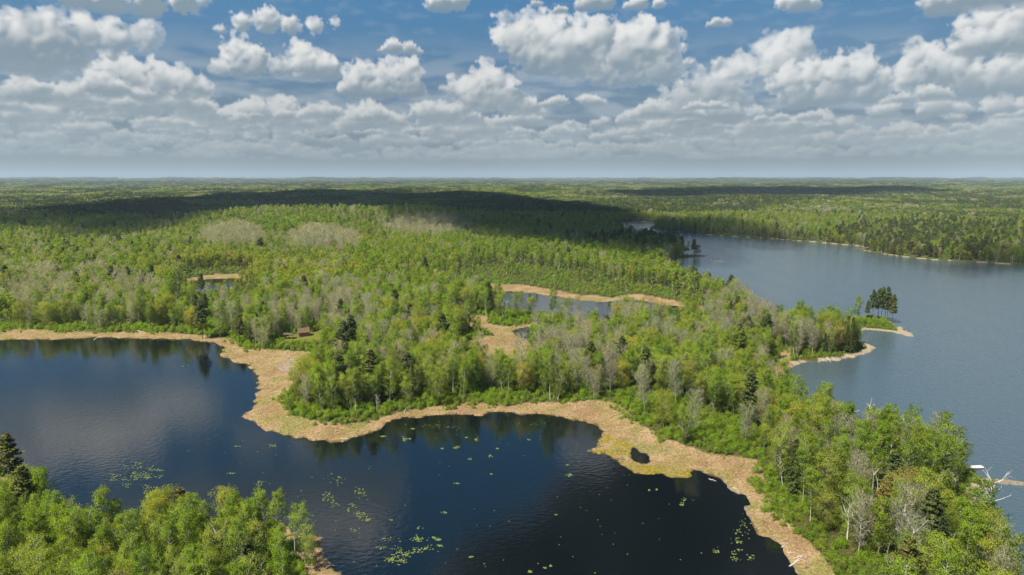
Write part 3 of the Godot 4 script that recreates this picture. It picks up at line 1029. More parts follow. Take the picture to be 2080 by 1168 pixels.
var clone := 1.0   # an aspen clone stands tallest at its middle

func choose_kind(x: float, z: float, px: Vector2) -> int:
	clone = 1.0
	for s in STANDS:
		var u: float = (px.x - s[0]) / s[2]
		var v: float = (px.y - s[1]) / s[3]
		if u * u + v * v + 0.9 * patch_noise.get_noise_2d(x * 1.6, z * 1.6 + 300.0) < 1.0 and u * u + v * v < 2.0 and rng.randf() < s[5]:
			if s[5] > 0.84 and s[1] > 440 and s[1] < 500:
				clone = lerpf(1.55, 0.8, minf(1.0, u * u + v * v * 0.4))
			return s[4]
	if px.y > 930 and px.x < 700:
		return 0 if rng.randf() < 0.86 else (1 if rng.randf() < 0.6 else 3)
	var a := patch_noise.get_noise_2d(x + 700.0, z)
	var b := patch_noise.get_noise_2d(x, z - 900.0)
	var q := rng.randf()
	if b > 0.22 and q < 0.55:
		return 2
	if a > 0.25 and q < 0.6:
		return 1
	if a < -0.40 and q < 0.35:
		return 3 if b > -0.1 else 4
	if q < 0.03:
		return 3
	if q < 0.036:
		return 4
	if q < 0.13:
		return 2
	if q < 0.28:
		return 1
	if q < 0.295:
		return 6
	return 0

var planted := []     # {k, v, at, turn, size, d, tier, px}
var grove_at := [[], [], [], []]
var bushy := []
var no_tree := []     # [Vector2 centre, radius]

func plant() -> void:
	rng.seed = 99
	# near and middle: single trees
	var bands := [[105.0, 480.0, 4.3, 0], [480.0, 900.0, 5.4, 1], [900.0, 1500.0, 7.0, 1]]
	for b in bands:
		var cell: float = b[2]
		var zn := int(b[1] / cell)
		for jz in range(0, zn + 1):
			var zc := -jz * cell
			var half := int((absf(zc) * 0.86 + 60.0) / cell)
			for ix in range(-half, half + 1):
				var x := (ix + rng.randf_range(-0.48, 0.48)) * cell
				var z := zc + rng.randf_range(-0.48, 0.48) * cell
				var d := sqrt(x * x + z * z)
				if d < b[0] or d >= b[1] or absf(x) > absf(z) * 0.86 + 40.0:
					continue
				var s := shore(x, z)
				if s < 2.5:
					continue
				var in_marsh := s < 70.0 and inside(marshes, x, z)
				if in_marsh or (s < 40.0 and inside(mats, x, z)):
					continue
				if d < 600.0 and s > 20.0 and inside(lawns, x, z):
					continue
				var beach := 3.0
				if x > 60.0:
					beach = 4.8 if z < -260.0 else 2.2
				if s < beach + 1.5:
					continue
				var h := land(x, z)
				var px := to_pixel(Vector3(x, h + 8.0, z))
				if px.x < -260 or px.x > 2340 or px.y > 1400:
					continue
				var clear := px.x > 1500 and px.y > 780 and rng.randf() < 0.12
				for c in no_tree:
					if Vector2(x, z).distance_squared_to(c[0]) < c[1] * c[1]:
						clear = true
				if clear:
					continue
				var foot := to_pixel(Vector3(x, h, z))
				if foot.x > 590 and foot.x < 830 and foot.y > 1060:
					continue
				var kind := choose_kind(x, z, px)
				var gap := patch_noise.get_noise_2d(x * 3.0 + 50.0, z * 3.0)
				# bushes fringe the shore and fill the gaps
				var fringe := s < beach + 5.0 + 4.0 * gap
				if not fringe and d < 760.0:
					fringe = inside(bushy, x, z)
					if not fringe and s < 60.0:
						for q in [Vector2(6, 0), Vector2(-6, 0), Vector2(0, 6), Vector2(0, -6), Vector2(0, 10)]:
							fringe = fringe or inside(marshes, x + q.x * (0.8 + gap), z + q.y * (0.8 + gap))
				if fringe and not (px.x > 1720 and px.x < 1840 and px.y < 690):
					kind = 5 if rng.randf() < 0.93 else kind
				elif gap > 0.36 and rng.randf() < 0.6:
					kind = 5
				if px.x > 1740 and px.x < 1850 and px.y > 560 and px.y < 665:   # the pine islet
					kind = 5
				var tier: int = b[3]
				var size := rng.randf_range(0.72, 1.12)
				if kind == 3:
					size = rng.randf_range(0.66, 1.0)
				if tier == 1:
					size *= 0.92
				if px.y > 900 and px.x < 700:
					size *= 0.86
				if tier == 1:
					size *= clone
				planted.append({"k": kind, "v": rng.randi() % stock[kind][tier].size(), "at": Vector3(x, h - 0.05, z), "turn": rng.randf() * TAU, "size": size, "d": d, "tier": tier, "px": px})
	# undergrowth: bushes crowd the ground between the stems and on the open fringes
	var step_by := 2.0
	for jz in range(int(110.0 / step_by), int(430.0 / step_by)):
		var half := int((jz * step_by * 0.80 + 10.0) / step_by)
		for ix in range(-half, half + 1):
			var x := (ix + rng.randf_range(-0.5, 0.5)) * step_by
			var z := -(jz + rng.randf_range(-0.5, 0.5)) * step_by
			var s := shore(x, z)
			var beach := 2.6
			if x > 60.0:
				beach = 4.8 if z < -260.0 else 1.8
			if s < beach + 0.8 or (s < 40.0 and inside(mats, x, z)) or inside(lawns, x, z):
				continue
			if s < 70.0 and inside(marshes, x, z):   # scrub creeps out over the landward edge of the sedge
				var inland := Vector2(shore(x + 3.0, z) - shore(x - 3.0, z), shore(x, z + 3.0) - shore(x, z - 3.0)).normalized() * (2.5 + 9.0 * patch_noise.get_noise_2d(x * 3.0, z * 3.0 + 70.0))
				if s < 5.0 or inside(marshes, x + inland.x, z + inland.y) or rng.randf() < 0.3:
					continue
			var open := patch_noise.get_noise_2d(x * 2.2 + 90.0, z * 2.2)
			if rng.randf() > 0.88 + open:
				continue
			var h := land(x, z)
			planted.append({"k": 5, "v": rng.randi() % 4, "at": Vector3(x, h - 0.05, z), "turn": rng.randf() * TAU, "size": rng.randf_range(0.32, 0.85) * (1.0 + open * 0.5), "d": 200.0, "tier": 0 if z > -300.0 else 1, "px": to_pixel(Vector3(x, h + 1.0, z)), "under": true})
	# far: groves that grow wider with the distance
	var d := 1500.0
	while d < 40000.0:
		var step := d * 0.0052
		var n := int(d * deg_to_rad(88.0) / step)
		for i in n:
			var a := deg_to_rad(-44.0 + 88.0 * (i + rng.randf()) / n)
			var r := d + rng.randf() * step
			var x := sin(a) * r
			var z := -cos(a) * r
			var s := shore(x, z)
			if s < 6.0:
				continue
			var h := land(x, z)
			var px := to_pixel(Vector3(x, h + 8.0, z))
			var kind := choose_kind(x * 0.35, z * 0.35, px)
			var g: int = [0, 1, 2, 3, 3, 0, 2][kind]
			if r > 3500.0 and hill_noise.get_noise_2d(x * 1.3 + 5000.0, z * 1.3) > 0.33:
				continue
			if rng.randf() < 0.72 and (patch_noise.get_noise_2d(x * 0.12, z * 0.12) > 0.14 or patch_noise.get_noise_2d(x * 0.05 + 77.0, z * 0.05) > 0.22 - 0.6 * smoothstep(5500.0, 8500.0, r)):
				g = 3  # conifer belts; the thicker far share puts distant cloud shade into the colour
			var wide := step / 17.0 * rng.randf_range(1.0, 1.35)
			var tall := rng.randf_range(0.85, 1.2) * lerpf(1.0, 1.5, smoothstep(3000.0, 20000.0, r))
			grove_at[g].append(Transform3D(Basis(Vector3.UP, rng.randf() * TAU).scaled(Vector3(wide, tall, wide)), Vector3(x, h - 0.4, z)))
		d += step

func multi(called: String, me: Mesh, places: Array, tint_by := 0.0, parent: Node = self) -> MultiMeshInstance3D:
	var mm := MultiMesh.new()
	mm.transform_format = MultiMesh.TRANSFORM_3D
	mm.use_colors = tint_by > 0.0
	mm.mesh = me
	mm.instance_count = places.size()
	for k in places.size():
		mm.set_instance_transform(k, places[k])
		if tint_by > 0.0:
			mm.set_instance_color(k, vary(Color(1, 1, 1), tint_by))
	var o := MultiMeshInstance3D.new()
	o.name = called
	o.multimesh = mm
	parent.add_child(o, true)
	return o

func stuff(called: String, label: String, category: String) -> Node3D:
	var o := Node3D.new()
	o.name = called
	o.set_meta("kind", "stuff")
	o.set_meta("label", label)
	o.set_meta("category", category)
	add_child(o, true)
	return o

const STUFF_NAMES := ["birch_woodland", "oak_woodland", "bare_aspen_woodland", "pine_woodland", "spruce_woodland", "shrub_thicket", "standing_deadwood"]
const STUFF_LABELS := ["light green birch woodland covering the land around the lakes", "yellow green oak woodland mixed through the forest", "grey leafless aspen woodland in patches through the forest", "dark olive pines scattered through the forest", "dark narrow spruces scattered through the forest", "low green shrub thicket under the trees and along the shores", "bleached dead stems scattered through the forest"]

func raise_forest() -> void:
	# the rest of each kind: one mass
	for k in KINDS.size():
		var root := stuff(STUFF_NAMES[k], STUFF_LABELS[k], "woodland")
		for tier in 2:
			for v in stock[k][tier].size():
				var places := []
				for p in planted:
					if p.k == k and p.tier == tier and p.v == v and not p.has("own"):
						places.append(Transform3D(Basis(Vector3.UP, p.turn).scaled(Vector3.ONE * p.size), p.at))
				if places.size() > 8:
					multi("stand", stock[k][tier][v][2], places, 0.15, root)
	var far_root := stuff("distant_forest", "hazy mixed forest stretching away to the horizon", "forest")
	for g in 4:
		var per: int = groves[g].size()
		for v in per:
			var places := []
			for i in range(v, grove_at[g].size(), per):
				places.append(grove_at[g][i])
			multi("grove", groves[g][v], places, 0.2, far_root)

# ------------------------------------------------------------------ single trees
var taken := {}

func numbered(called: String) -> String:
	var n: int = taken.get(called, 0)
	taken[called] = n + 1
	return called if n == 0 else "%s_%03d" % [called, n]

func thing(called: String, label: String, category: String, at: Vector3, turn := 0.0, group := "") -> Node3D:
	var o := Node3D.new()
	o.name = numbered(called)
	o.position = at
	o.rotation.y = turn
	o.set_meta("label", label)
	o.set_meta("category", category)
	if group:
		o.set_meta("group", group)
	add_child(o)
	return o

func part(parent: Node, called: String, me: Mesh, m: Material = null, at := Vector3.ZERO) -> MeshInstance3D:
	var o := MeshInstance3D.new()
	o.name = called
	o.mesh = me
	o.position = at
	if m:
		o.material_override = m
	parent.add_child(o, true)
	return o

const LOOKS := [
	["slim fresh green birch", "twin stemmed yellow green birch", "tall deep green birch", "bushy three stemmed birch", "narrow grey stemmed birch", "pale olive twin birch"],
	["round yellow green oak", "round golden green oak", "broad forked green oak", "russet tinged oak"],
	["leafless pale grey aspen", "leafless brownish twin aspen", "tall leafless cream aspen", "greenish grey budding aspen"],
	["tall dark green pine", "open olive green pine", "high crowned dark pine", "bushy brownish olive pine"],
	["dark narrow spruce", "tall drooping dark spruce", "young olive green spruce"],
	["bright green rounded bush", "tall yellow green bush", "low deep green bush", "greyish green willow bush"],
	["bleached wide limbed dead tree", "tall bleached dead stem", "short crooked pale dead tree", "dark weathered dead pole"],
]
const CATEGORIES := ["birch", "oak", "aspen", "pine", "spruce", "bush", "dead tree"]

func place_name(px: Vector2, at: Vector3) -> String:
	if px.x < 720 and px.y > 880:
		if px.x > 540:
			return "on the reedy spit of the lower bank"
		return "on the steep wooded bank below the dark lake" if px.x < 200 else "in the grove on the bank below the lily pads"
	if px.x > 1560 and px.y > 780:
		if at.distance_to(ground(1965, 955)) < 28.0:
			return "beside the white dock and sandy point"
		if shore(at.x, at.z) < 26.0 and at.x < ground(1700, 1000).x:
			return "behind the reed belt of the dark bay"
		if px.y > 1000:
			return "on the wooded strip above the driftwood pile"
		return "mid strip between the two lakes"
	if px.x > 1230 and px.y > 740:
		return "above the mossy mat of the dark bay"
	if px.x > 1540 and px.y > 600:
		return "on the neck leading to the pine islet"
	if px.x > 560 and px.x < 800 and px.y > 730:
		return "at the tip of the reedy point"
	if px.x > 500 and px.x < 720 and px.y > 640:
		return "around the cabin clearing"
	if px.x > 930 and px.x < 1130 and px.y > 600 and px.y < 760:
		return "beside the tan sedge meadow"
	if px.y > 770:
		return "along the head of the dark bay"
	if px.x < 520:
		return "behind the long reedy shore of the dark lake"
	if px.x > 1130:
		return "between the marsh pond and the big lake"
	return "between the reedy point and the sedge meadow"

func stand_trees() -> void:
	var hues := [Color(1.0, 1.0, 1.0), Color(0.86, 0.90, 0.95), Color(1.12, 1.04, 0.95)]
	var leaf := []
	var needle := []
	for h in hues:
		leaf.append(leaf_material("leaves", h))
		var nm := leaf_material("needles", h)
		nm.backlight = M.needle.backlight
		needle.append(nm)
	var near_kinds := {}
	for p in planted:
		if p.tier == 0 and not p.has("under"):
			var row := int(p.at.z / 16.0)
			for q in [row - 1, row, row + 1]:
				if not near_kinds.has(q):
					near_kinds[q] = []
				near_kinds[q].append(p)
	for k in KINDS.size():
		var mine := planted.filter(func(p): return p.k == k and p.tier == 0 and not p.has("under") and p.px.x > -30 and p.px.x < 2110 and p.px.y < 1210)
		mine.sort_custom(func(a, b): return a.d < b.d)
		var first := {}
		for p in mine.slice(0, 290):
			p.own = true
			var tall := ""
			if k < 5 and p.size > 1.04:
				tall = "large "
			elif k < 5 and p.size < 0.80:
				tall = "small "
			if k == 5 and p.size > 1.0:
				tall = "large "
			elif k == 5 and p.size < 0.82:
				tall = "small "
			var look: String = LOOKS[k][p.v]
			if tall == "large ":
				look = look.replace("tall ", "")
			elif tall:
				look = look.replace("tall ", "").replace("small ", "")
			var where := place_name(p.px, p.at)
			var hue: int = int(p.turn * 100.0) % 3
			var key := [p.v, hue]
			var o: Node3D
			if first.has(key):
				o = first[key].duplicate()
				o.name = numbered(KINDS[k])
				o.position = p.at
				o.rotation.y = p.turn
				add_child(o)
			else:
				o = thing(KINDS[k], "", CATEGORIES[k], p.at, p.turn)
				var s: Array = stock[k][0][p.v]
				part(o, "trunk" if k != 5 else "stems", s[0])
				if s[1]:
					part(o, "crown" if k != 5 else "foliage", s[1], (needle if k in [3, 4] else leaf)[hue])
				first[key] = o
			o.scale = Vector3.ONE * p.size
			var by := ""
			var best := 64.0
			for n in near_kinds[int(p.at.z / 16.0)]:
				if n.k != k and n.at.distance_squared_to(p.at) < best:
					best = n.at.distance_squared_to(p.at)
					by = [" beside a birch", " beside an oak", " beside an aspen", " beside a pine", " beside a spruce", " over bushes", " beside a snag"][n.k]
			if (tall + look + by + " " + where).split(" ").size() > 16:
				by = ""
			o.set_meta("label", tall + look + by + " " + where)
			o.set_meta("group", CATEGORIES[k] + " " + where)

# ------------------------------------------------------------------ shaping helpers
func box(b: Buf, c: Vector3, size: Vector3, turn := 0.0, col := Color.WHITE) -> void:
	var base := Basis(Vector3.UP, turn)
	for f in [Vector3.RIGHT, Vector3.LEFT, Vector3.UP, Vector3.DOWN, Vector3.BACK, Vector3.FORWARD]:
		var u := Vector3(f.y, f.z, f.x)
		var w: Vector3 = f.cross(u)
		var s := b.v.size()
		for q in [[-1, -1], [-1, 1], [1, 1], [1, -1]]:
			b.v.append(c + base * ((f + u * q[0] + w * q[1]) * size * 0.5))
			b.n.append(base * f)
			b.c.append(col)
		b.i.append_array(PackedInt32Array([s, s + 1, s + 2, s, s + 2, s + 3]))

# a flat polygon given by its corners, seen from the side its normal points to
func face(b: Buf, pts: Array, out: Vector3) -> void:
	var s := b.v.size()
	for p in pts:
		b.v.append(p)
		b.n.append(out.normalized())
		b.c.append(Color.WHITE)
	for k in range(1, pts.size() - 1):
		var g: Vector3 = (pts[k] - pts[0]).cross(pts[k + 1] - pts[0])
		b.i.append_array(PackedInt32Array([s, s + k + 1, s + k] if g.dot(out) > 0.0 else [s, s + k, s + k + 1]))

func shaped(b: Buf, m: Material) -> ArrayMesh:
	return mesh_of(b.v, b.n, b.c, b.i, m)

func boxed(size: Vector3, m: Material) -> ArrayMesh:
	var b := Buf.new()
	box(b, Vector3.ZERO, size)
	return shaped(b, m)

# ------------------------------------------------------------------ marsh, lilies, driftwood
func grow_sedge() -> void:
	rng.seed = 5151
	var tufts := []
	for k in 4:
		var b := Buf.new()
		for q in 46:
			var a := rng.randf() * TAU
			var out := Vector3(cos(a), 0, sin(a))
			var foot := Vector3(rng.randf_range(-0.5, 0.5), 0, rng.randf_range(-0.5, 0.5))
			var tip := foot + out * rng.randf_range(0.08, 0.45) + Vector3(0, rng.randf_range(0.14, 0.46), 0)
			b.blade(foot, tip, out.cross(Vector3.UP) * 0.028, (out * 0.25 + Vector3(0, 0.95, 0)).normalized(), vary([Color(0.48, 0.35, 0.20), Color(0.54, 0.41, 0.25), Color(0.43, 0.33, 0.14), Color(0.36, 0.36, 0.11)][k], 0.18))
		tufts.append(shaped(b, M.sedge))
	var places := [[], [], [], []]
	var cell := 0.95
	for poly in [marshes[0], marshes[1], marshes[4], mats[0]]:
		var lo := Vector2(1e9, 1e9)
		var hi := -lo
		for p in poly:
			lo = lo.min(p)
			hi = hi.max(p)
		lo.x = maxf(lo.x, -330.0)
		for j in int((hi.y - lo.y) / cell):
			for i in int((hi.x - lo.x) / cell):
				var x := lo.x + (i + rng.randf()) * cell
				var z := lo.y + (j + rng.randf()) * cell
				var s := shore(x, z)
				if s < 0.0 or s > 60.0 or absf(x) > -z * 0.82 + 8.0 or z > -128.0:
					continue
				s = shore_ragged(x, z)
				if s < 0.5 or not Geometry2D.is_point_in_polygon(Vector2(x, z), poly):
					continue
				var n := patch_noise.get_noise_2d(x * 6.0, z * 6.0)
				if rng.randf() > (0.25 if poly == mats[0] else 0.55) + n:
					continue
				var zone := patch_noise.get_noise_2d(x * 2.1 + 400.0, z * 2.1)
				var v := 3 if (poly == mats[0] or zone > 0.2) and rng.randf() < 0.7 else (3 if n > 0.18 and rng.randf() < 0.55 else rng.randi() % 3)
				places[v].append(Transform3D(Basis(Vector3.UP, rng.randf() * TAU).scaled(Vector3.ONE * rng.randf_range(0.7, 1.35) * (0.55 if poly == mats[0] else 1.0)), Vector3(x, land(x, z) - 0.02, z)))
	var root := stuff("dry_sedge", "straw coloured dry sedge matted along the lake margins", "sedge")
	for k in 4:
		multi("tussock", tufts[k], places[k], 0.15, root)

const LILIES := [[280, 968, 52, 20, 260], [700, 1010, 55, 40, 120], [725, 1045, 36, 26, 70], [830, 1112, 74, 26, 170], [880, 1096, 28, 11, 60], [790, 1135, 60, 18, 60], [480, 908, 10, 2, 12], [545, 908, 14, 6, 26], [825, 893, 11, 6, 70], [770, 888, 10, 3, 30], [838, 870, 8, 3, 18], [948, 888, 7, 2, 16], [970, 890, 8, 6, 28], [903, 911, 6, 2, 16], [928, 910, 8, 4, 34], [1072, 892, 6, 2, 14], [1013, 911, 5, 2, 12], [988, 926, 5, 4, 16], [950, 933, 6, 3, 14], [933, 980, 9, 2, 16], [1000, 962, 5, 2, 9], [1157, 967, 8, 4, 32], [1140, 945, 9, 3, 12], [1318, 994, 4, 3, 14], [1334, 995, 4, 3, 12], [1390, 1020, 7, 6, 32], [1103, 1152, 5, 3, 12], [1118, 1150, 5, 3, 14], [1128, 1045, 3, 2, 7], [958, 1134, 8, 3, 16], [1078, 1162, 5, 4, 26], [1500, 1130, 58, 34, 70], [1520, 1090, 34, 30, 40], [475, 962, 12, 3, 16], [545, 980, 20, 10, 26], [640, 1060, 30, 20, 22], [850, 1075, 4, 3, 9], [792, 1053, 5, 3, 10], [905, 1040, 15, 3, 12], [380, 742, 16, 4, 14], [190, 690, 40, 2, 10], [900, 866, 60, 10, 40], [1100, 860, 50, 8, 14]]

func float_lilies() -> void:
	rng.seed = 616
	var b := Buf.new()
	b.v.append(Vector3.ZERO)
	b.n.append(Vector3.UP)
	b.c.append(Color(0.30, 0.36, 0.10))
	for k in 10:   # a pad with its notch
		var a := lerpf(0.25, TAU - 0.25, k / 9.0)
		b.v.append(Vector3(cos(a), 0.03 if k % 3 == 0 else 0.0, sin(a) * 0.85))
		b.n.append(Vector3.UP)
		b.c.append(Color(0.25, 0.32, 0.08))
	for k in range(1, 10):
		b.i.append_array(PackedInt32Array([0, k, k + 1]))
	var places := []
	for l in LILIES:
		var beds := []
		for k in maxi(1, l[4] / 14):
			beds.append(Vector2(rng.randfn(), rng.randfn()) * 0.5)
		for k in l[4]:
			var q: Vector2 = beds[rng.randi() % beds.size()] + Vector2(rng.randfn(), rng.randfn()) * (0.11 if l[4] > 40 else 0.3)
			var g := ground(l[0] + q.x * l[2], l[1] + q.y * l[3])
			if shore(g.x, g.z) > -1.0:
				continue
			places.append(Transform3D(Basis(Vector3.UP, rng.randf() * TAU).scaled(Vector3.ONE * rng.randf_range(0.10, 0.27)), g + Vector3(0, rng.randf_range(0.012, 0.03), 0)))
	for k in 120:
		var g := ground(rng.randf_range(380, 1450), rng.randf_range(880, 1166))
		if shore(g.x, g.z) < -2.0:
			places.append(Transform3D(Basis(Vector3.UP, rng.randf() * TAU).scaled(Vector3.ONE * rng.randf_range(0.12, 0.2)), g + Vector3(0, 0.015, 0)))
	var root := stuff("lily_pads", "yellow green lily pads floating on the dark lake", "lily pads")
	multi("pad", shaped(b, M.pad), places, 0.2, root)

# [x1, y1, x2, y2 in pixels, thickness, label]
const LOGS := [
	[1488, 993, 1502, 999, 0.14, "pale log lying at the edge of the reed belt"], [1540, 1075, 1549, 1076, 0.10, "short bleached log at the waterline of the dark bay"], [1587, 1113, 1600, 1105, 0.14, "bleached log pointing up the bank near the driftwood pile"],
	[1599, 1125, 1612, 1127, 0.10, "thin bleached branch beside the driftwood pile"], [1603, 1152, 1630, 1134, 0.20, "thick bleached driftwood log lying half in the water"], [1611, 1138, 1632, 1132, 0.13, "curved bleached driftwood limb resting above the thick log"],
	[1612, 1146, 1626, 1140, 0.10, "thin driftwood limb across the thick bleached log"], [1678, 728, 1688, 736, 0.22, "white log slanting into the big lake below the neck"], [606, 1150, 634, 1151, 0.14, "pale fallen stem under the leaning birches on the spit"],
	[657, 1152, 688, 1150, 0.16, "long grey log reaching from the spit into the water"], [576, 730, 586, 716, 0.20, "white forked trunk fallen on the sedge near the cabin"], [455, 722, 466, 720, 0.22, "white log on the reedy corner of the dark lake"],
	[690, 893, 712, 892, 0.14, "grey log along the waterline of the reedy point"], [1440, 973, 1455, 978, 0.12, "pale stick in the shallow gap beside the mossy mat"], [820, 842, 826, 830, 0.12, "leaning grey stick at the head of the dark bay"],
	[1030, 581, 1042, 577, 0.25, "grey fallen trunk on the rim of the marsh pond"], [190, 692, 200, 686, 0.2, "white stick on the long reedy shore"], [270, 673, 290, 678, 0.2, "pale fallen stem above the long reedy shore"],
]

func lay_logs() -> void:
	rng.seed = 88
	for l in LOGS:
		var a := ground(l[0], l[1])
		var e := ground(l[2], l[3])
		a.y = maxf(land(a.x, a.z), 0.0) + l[4] * 0.7
		e.y = maxf(land(e.x, e.z), 0.0) + l[4] * 0.7
		var o := thing("driftwood_log", l[5], "log", a, 0.0, "driftwood")
		var b := Buf.new()
		var v := e - a
		var side := v.cross(Vector3.UP).normalized()
		b.tube([Vector3.ZERO, v * 0.3 + side * 0.1, v * 0.65 + Vector3(0, 0.08, 0), v], [l[4], l[4] * 0.95, l[4] * 0.7, l[4] * 0.35], 7, Color.WHITE)
		part(o, "stem", shaped(b, M.log))
		var t := Buf.new()
		t.tube([v * 0.6, v * 0.75 + side * v.length() * 0.14 + Vector3(0, 0.25, 0)], [l[4] * 0.5, 0.02], 5, Color.WHITE)
		t.tube([v * 0.42, v * 0.5 - side * v.length() * 0.10 + Vector3(0, 0.2, 0)], [l[4] * 0.4, 0.02], 5, Color.WHITE)
		part(o, "broken_limb", shaped(t, M.log))

# ------------------------------------------------------------------ dead trees one can point at: [pixel x, y of the foot, height m, limbs, spread, colour, label]
const SNAGS := [
	[2004, 1064, 11.5, 17, 0.55, 0, "big silver white dead tree with many curved limbs beside the sandy point"],
	[514, 1098, 8.0, 8, 0.40, 1, "dark stemmed dead tree with pale crooked top on the lower bank"],
	[449, 1122, 9.0, 9, 0.30, 0, "bleached dead tree with broken limbs among the lower bank birches"],
	[600, 1138, 8.5, 3, 0.12, 0, "bare white forked pole on the reedy spit"],
	[440, 1168, 9.0, 12, 0.36, 2, "pale many limbed dead tree at the foot of the lower bank grove"],
	[1060, 746, 12.0, 3, 0.06, 1, "thin dark dead pole standing in the sedge meadow"],
	[1712, 975, 10.5, 5, 0.24, 0, "white forked dead birch in the middle of the dock strip"],
	[1758, 880, 13.0, 8, 0.22, 0, "tall dead tree with antler like white top above the big lake shore"],
	[1690, 960, 9.0, 5, 0.2, 2, "slender bleached dead stem behind the olive spruce"],
	[1645, 985, 9.0, 10, 0.32, 0, "bleached dead tree with fanned limbs above the reed belt"],
	[1767, 1065, 12.0, 6, 0.22, 2, "pale dead birch with broken top above the driftwood pile"],
	[1782, 1040, 10.0, 3, 0.1, 2, "leaning pale dead pole beside the broken topped birch"],
	[1720, 1105, 11.5, 14, 0.34, 0, "many stemmed bare white birch above the driftwood pile"],
	[1945, 1080, 8.0, 5, 0.2, 2, "crooked pale dead trunk below the sandy point"],
	[1850, 1180, 11.0, 13, 0.42, 0, "wide bleached dead tree at the lower end of the dock strip"],
	[1760, 700, 8.5, 3, 0.1, 1, "dark dead pole at the tip of the neck"],
	[1636, 1158, 3.4, 1, 0.1, 1, "short dark post standing in the reeds by the driftwood pile"],
	[1480, 700, 9.0, 6, 0.3, 0, "white dead tree in the wood above the neck"],
	[1135, 800, 9.0, 7, 0.28, 0, "bleached dead tree at the head of the dark bay"],
	[652, 830, 7.0, 5, 0.3, 2, "pale dead stem on the reedy point"],
	[360, 640, 12.0, 8, 0.3, 0, "white dead tree standing in the wood behind the long reedy shore"],
	[722, 846, 5.5, 5, 0.2, 2, "short grey snag on the reedy point"],
	[766, 838, 6.5, 8, 0.3, 2, "grey snag with drooping limbs at the edge of the reedy point"],
	[1211, 652, 9.0, 7, 0.25, 0, "bleached dead tree standing in the marsh pond"],
	[1830, 905, 11.0, 9, 0.3, 0, "dead tree with feathery white limbs above the big lake"],
]

func stand_snags() -> void:
	rng.seed = 321
	var cols := [Color(0.66, 0.63, 0.58), Color(0.22, 0.19, 0.16), Color(0.52, 0.49, 0.43)]
	for s in SNAGS:
		var at := ground(s[0], s[1])
		at.y = maxf(land(at.x, at.z), -0.4)
		var o := thing("dead_tree", s[6], "dead tree", at, rng.randf() * TAU)
		var w: Buf = grow_snag(s[2], s[3], s[4], cols[s[5]])[0]
		part(o, "trunk", shaped(w, M.birch_bark))

# pines of the islet and a few other trees one can point at: [x, y of the foot, kind, variant, size, label]
const SINGLES := [
	[1760, 652, 3, 0, 0.62, "shortest dark pine at the landward end of the islet"], [1772, 654, 3, 2, 0.86, "slender pine second from the landward end of the islet"], [1783, 652, 3, 0, 0.98, "full crowned pine in the islet clump"],
	[1790, 651, 3, 2, 0.92, "high crowned pine in the middle of the islet clump"], [1802, 655, 3, 2, 0.98, "tallest islet pine with boughs flung to one side"], [1811, 657, 3, 1, 0.98, "dark pine at the lake end of the islet clump"], [1797, 650, 3, 0, 0.85, "pine tucked behind the tallest islet pine"],
	[1719, 708, 4, 1, 0.98, "lone dark spruce rising above the tip of the neck"], [693, 772, 3, 0, 1.0, "tall dark pine with long bare trunk behind the reedy point"], [703, 768, 3, 2, 0.85, "slimmer dark pine beside the tall pine of the reedy point"],
	[622, 1150, 0, 0, 0.82, "leaning birch with long white stem at the end of the spit"], [630, 1160, 0, 5, 0.70, "birch with kinked white stem beside the spit water"], [370, 1108, 3, 3, 0.95, "bushy dark pine above the lower bank grove"],
	[1610, 1010, 4, 1, 0.95, "broad olive spruce standing at the reed belt"], [485, 702, 3, 1, 0.8, "slanting pine over the reedy corner of the dark lake"], [28, 1010, 3, 1, 1.0, "dark pine crowning the wooded bank by the lake"],
	[590, 842, 0, 1, 0.62, "young birch with two white stems at the tip of the reedy point"], [1492, 628, 3, 3, 1.0, "dark round pine above the narrows of the big lake"], [412, 690, 3, 2, 0.95, "dark pine standing out behind the long reedy shore"],
]

func stand_singles() -> void:
	for s in SINGLES:
		var at := ground(s[0], s[1])
		at.y = maxf(land(at.x, at.z), 0.0) - 0.05
		var o := thing(KINDS[s[2]], s[5], CATEGORIES[s[2]], at, s[0] * 1.7)
		if s[5].contains("leaning") or s[5].contains("slanting"):
			o.rotation.z = -0.16
		var st: Array = stock[s[2]][0][s[3]]
		part(o, "trunk", st[0])
		part(o, "crown", st[1])
		o.scale = Vector3(0.72, 1.0, 0.72) * float(s[4]) if s[5].contains("islet") else Vector3.ONE * float(s[4])

# ------------------------------------------------------------------ what people built
func build_dock() -> void:
	var a := ground(1957, 952.5)
	var e := ground(1996, 951)
	var along := (e - a) * Vector3(1, 0, 1)
	var long := along.length()
	var wood := plain_material("whitewashed planks", Color(0.74, 0.72, 0.70), 0.7)
	var dark := plain_material("dock posts", Color(0.20, 0.17, 0.14))
	var o := thing("dock", "white plank dock reaching from the sandy point into the big lake", "dock", Vector3(a.x, 0, a.z), atan2(-along.z, along.x))
	var n := 18
	var plank := boxed(Vector3(long / n - 0.03, 0.05, 1.5), wood)
	for k in n:
		part(o, "plank", plank, null, Vector3(long * (k + 0.5) / n, 0.55, 0))
	for s in [-0.68, 0.68]:
		part(o, "stringer", boxed(Vector3(long, 0.16, 0.08), wood), null, Vector3(long * 0.5, 0.44, s))
	for x in [0.25, 0.5, 0.97]:
		for s in [-0.74, 0.74]:
			part(o, "post", boxed(Vector3(0.09, 1.5, 0.09), dark), null, Vector3(long * x, 0.12, s))
	part(o, "mooring_post", boxed(Vector3(0.16, 1.9, 0.16), dark), null, Vector3(0.1, 0.75, -0.4))

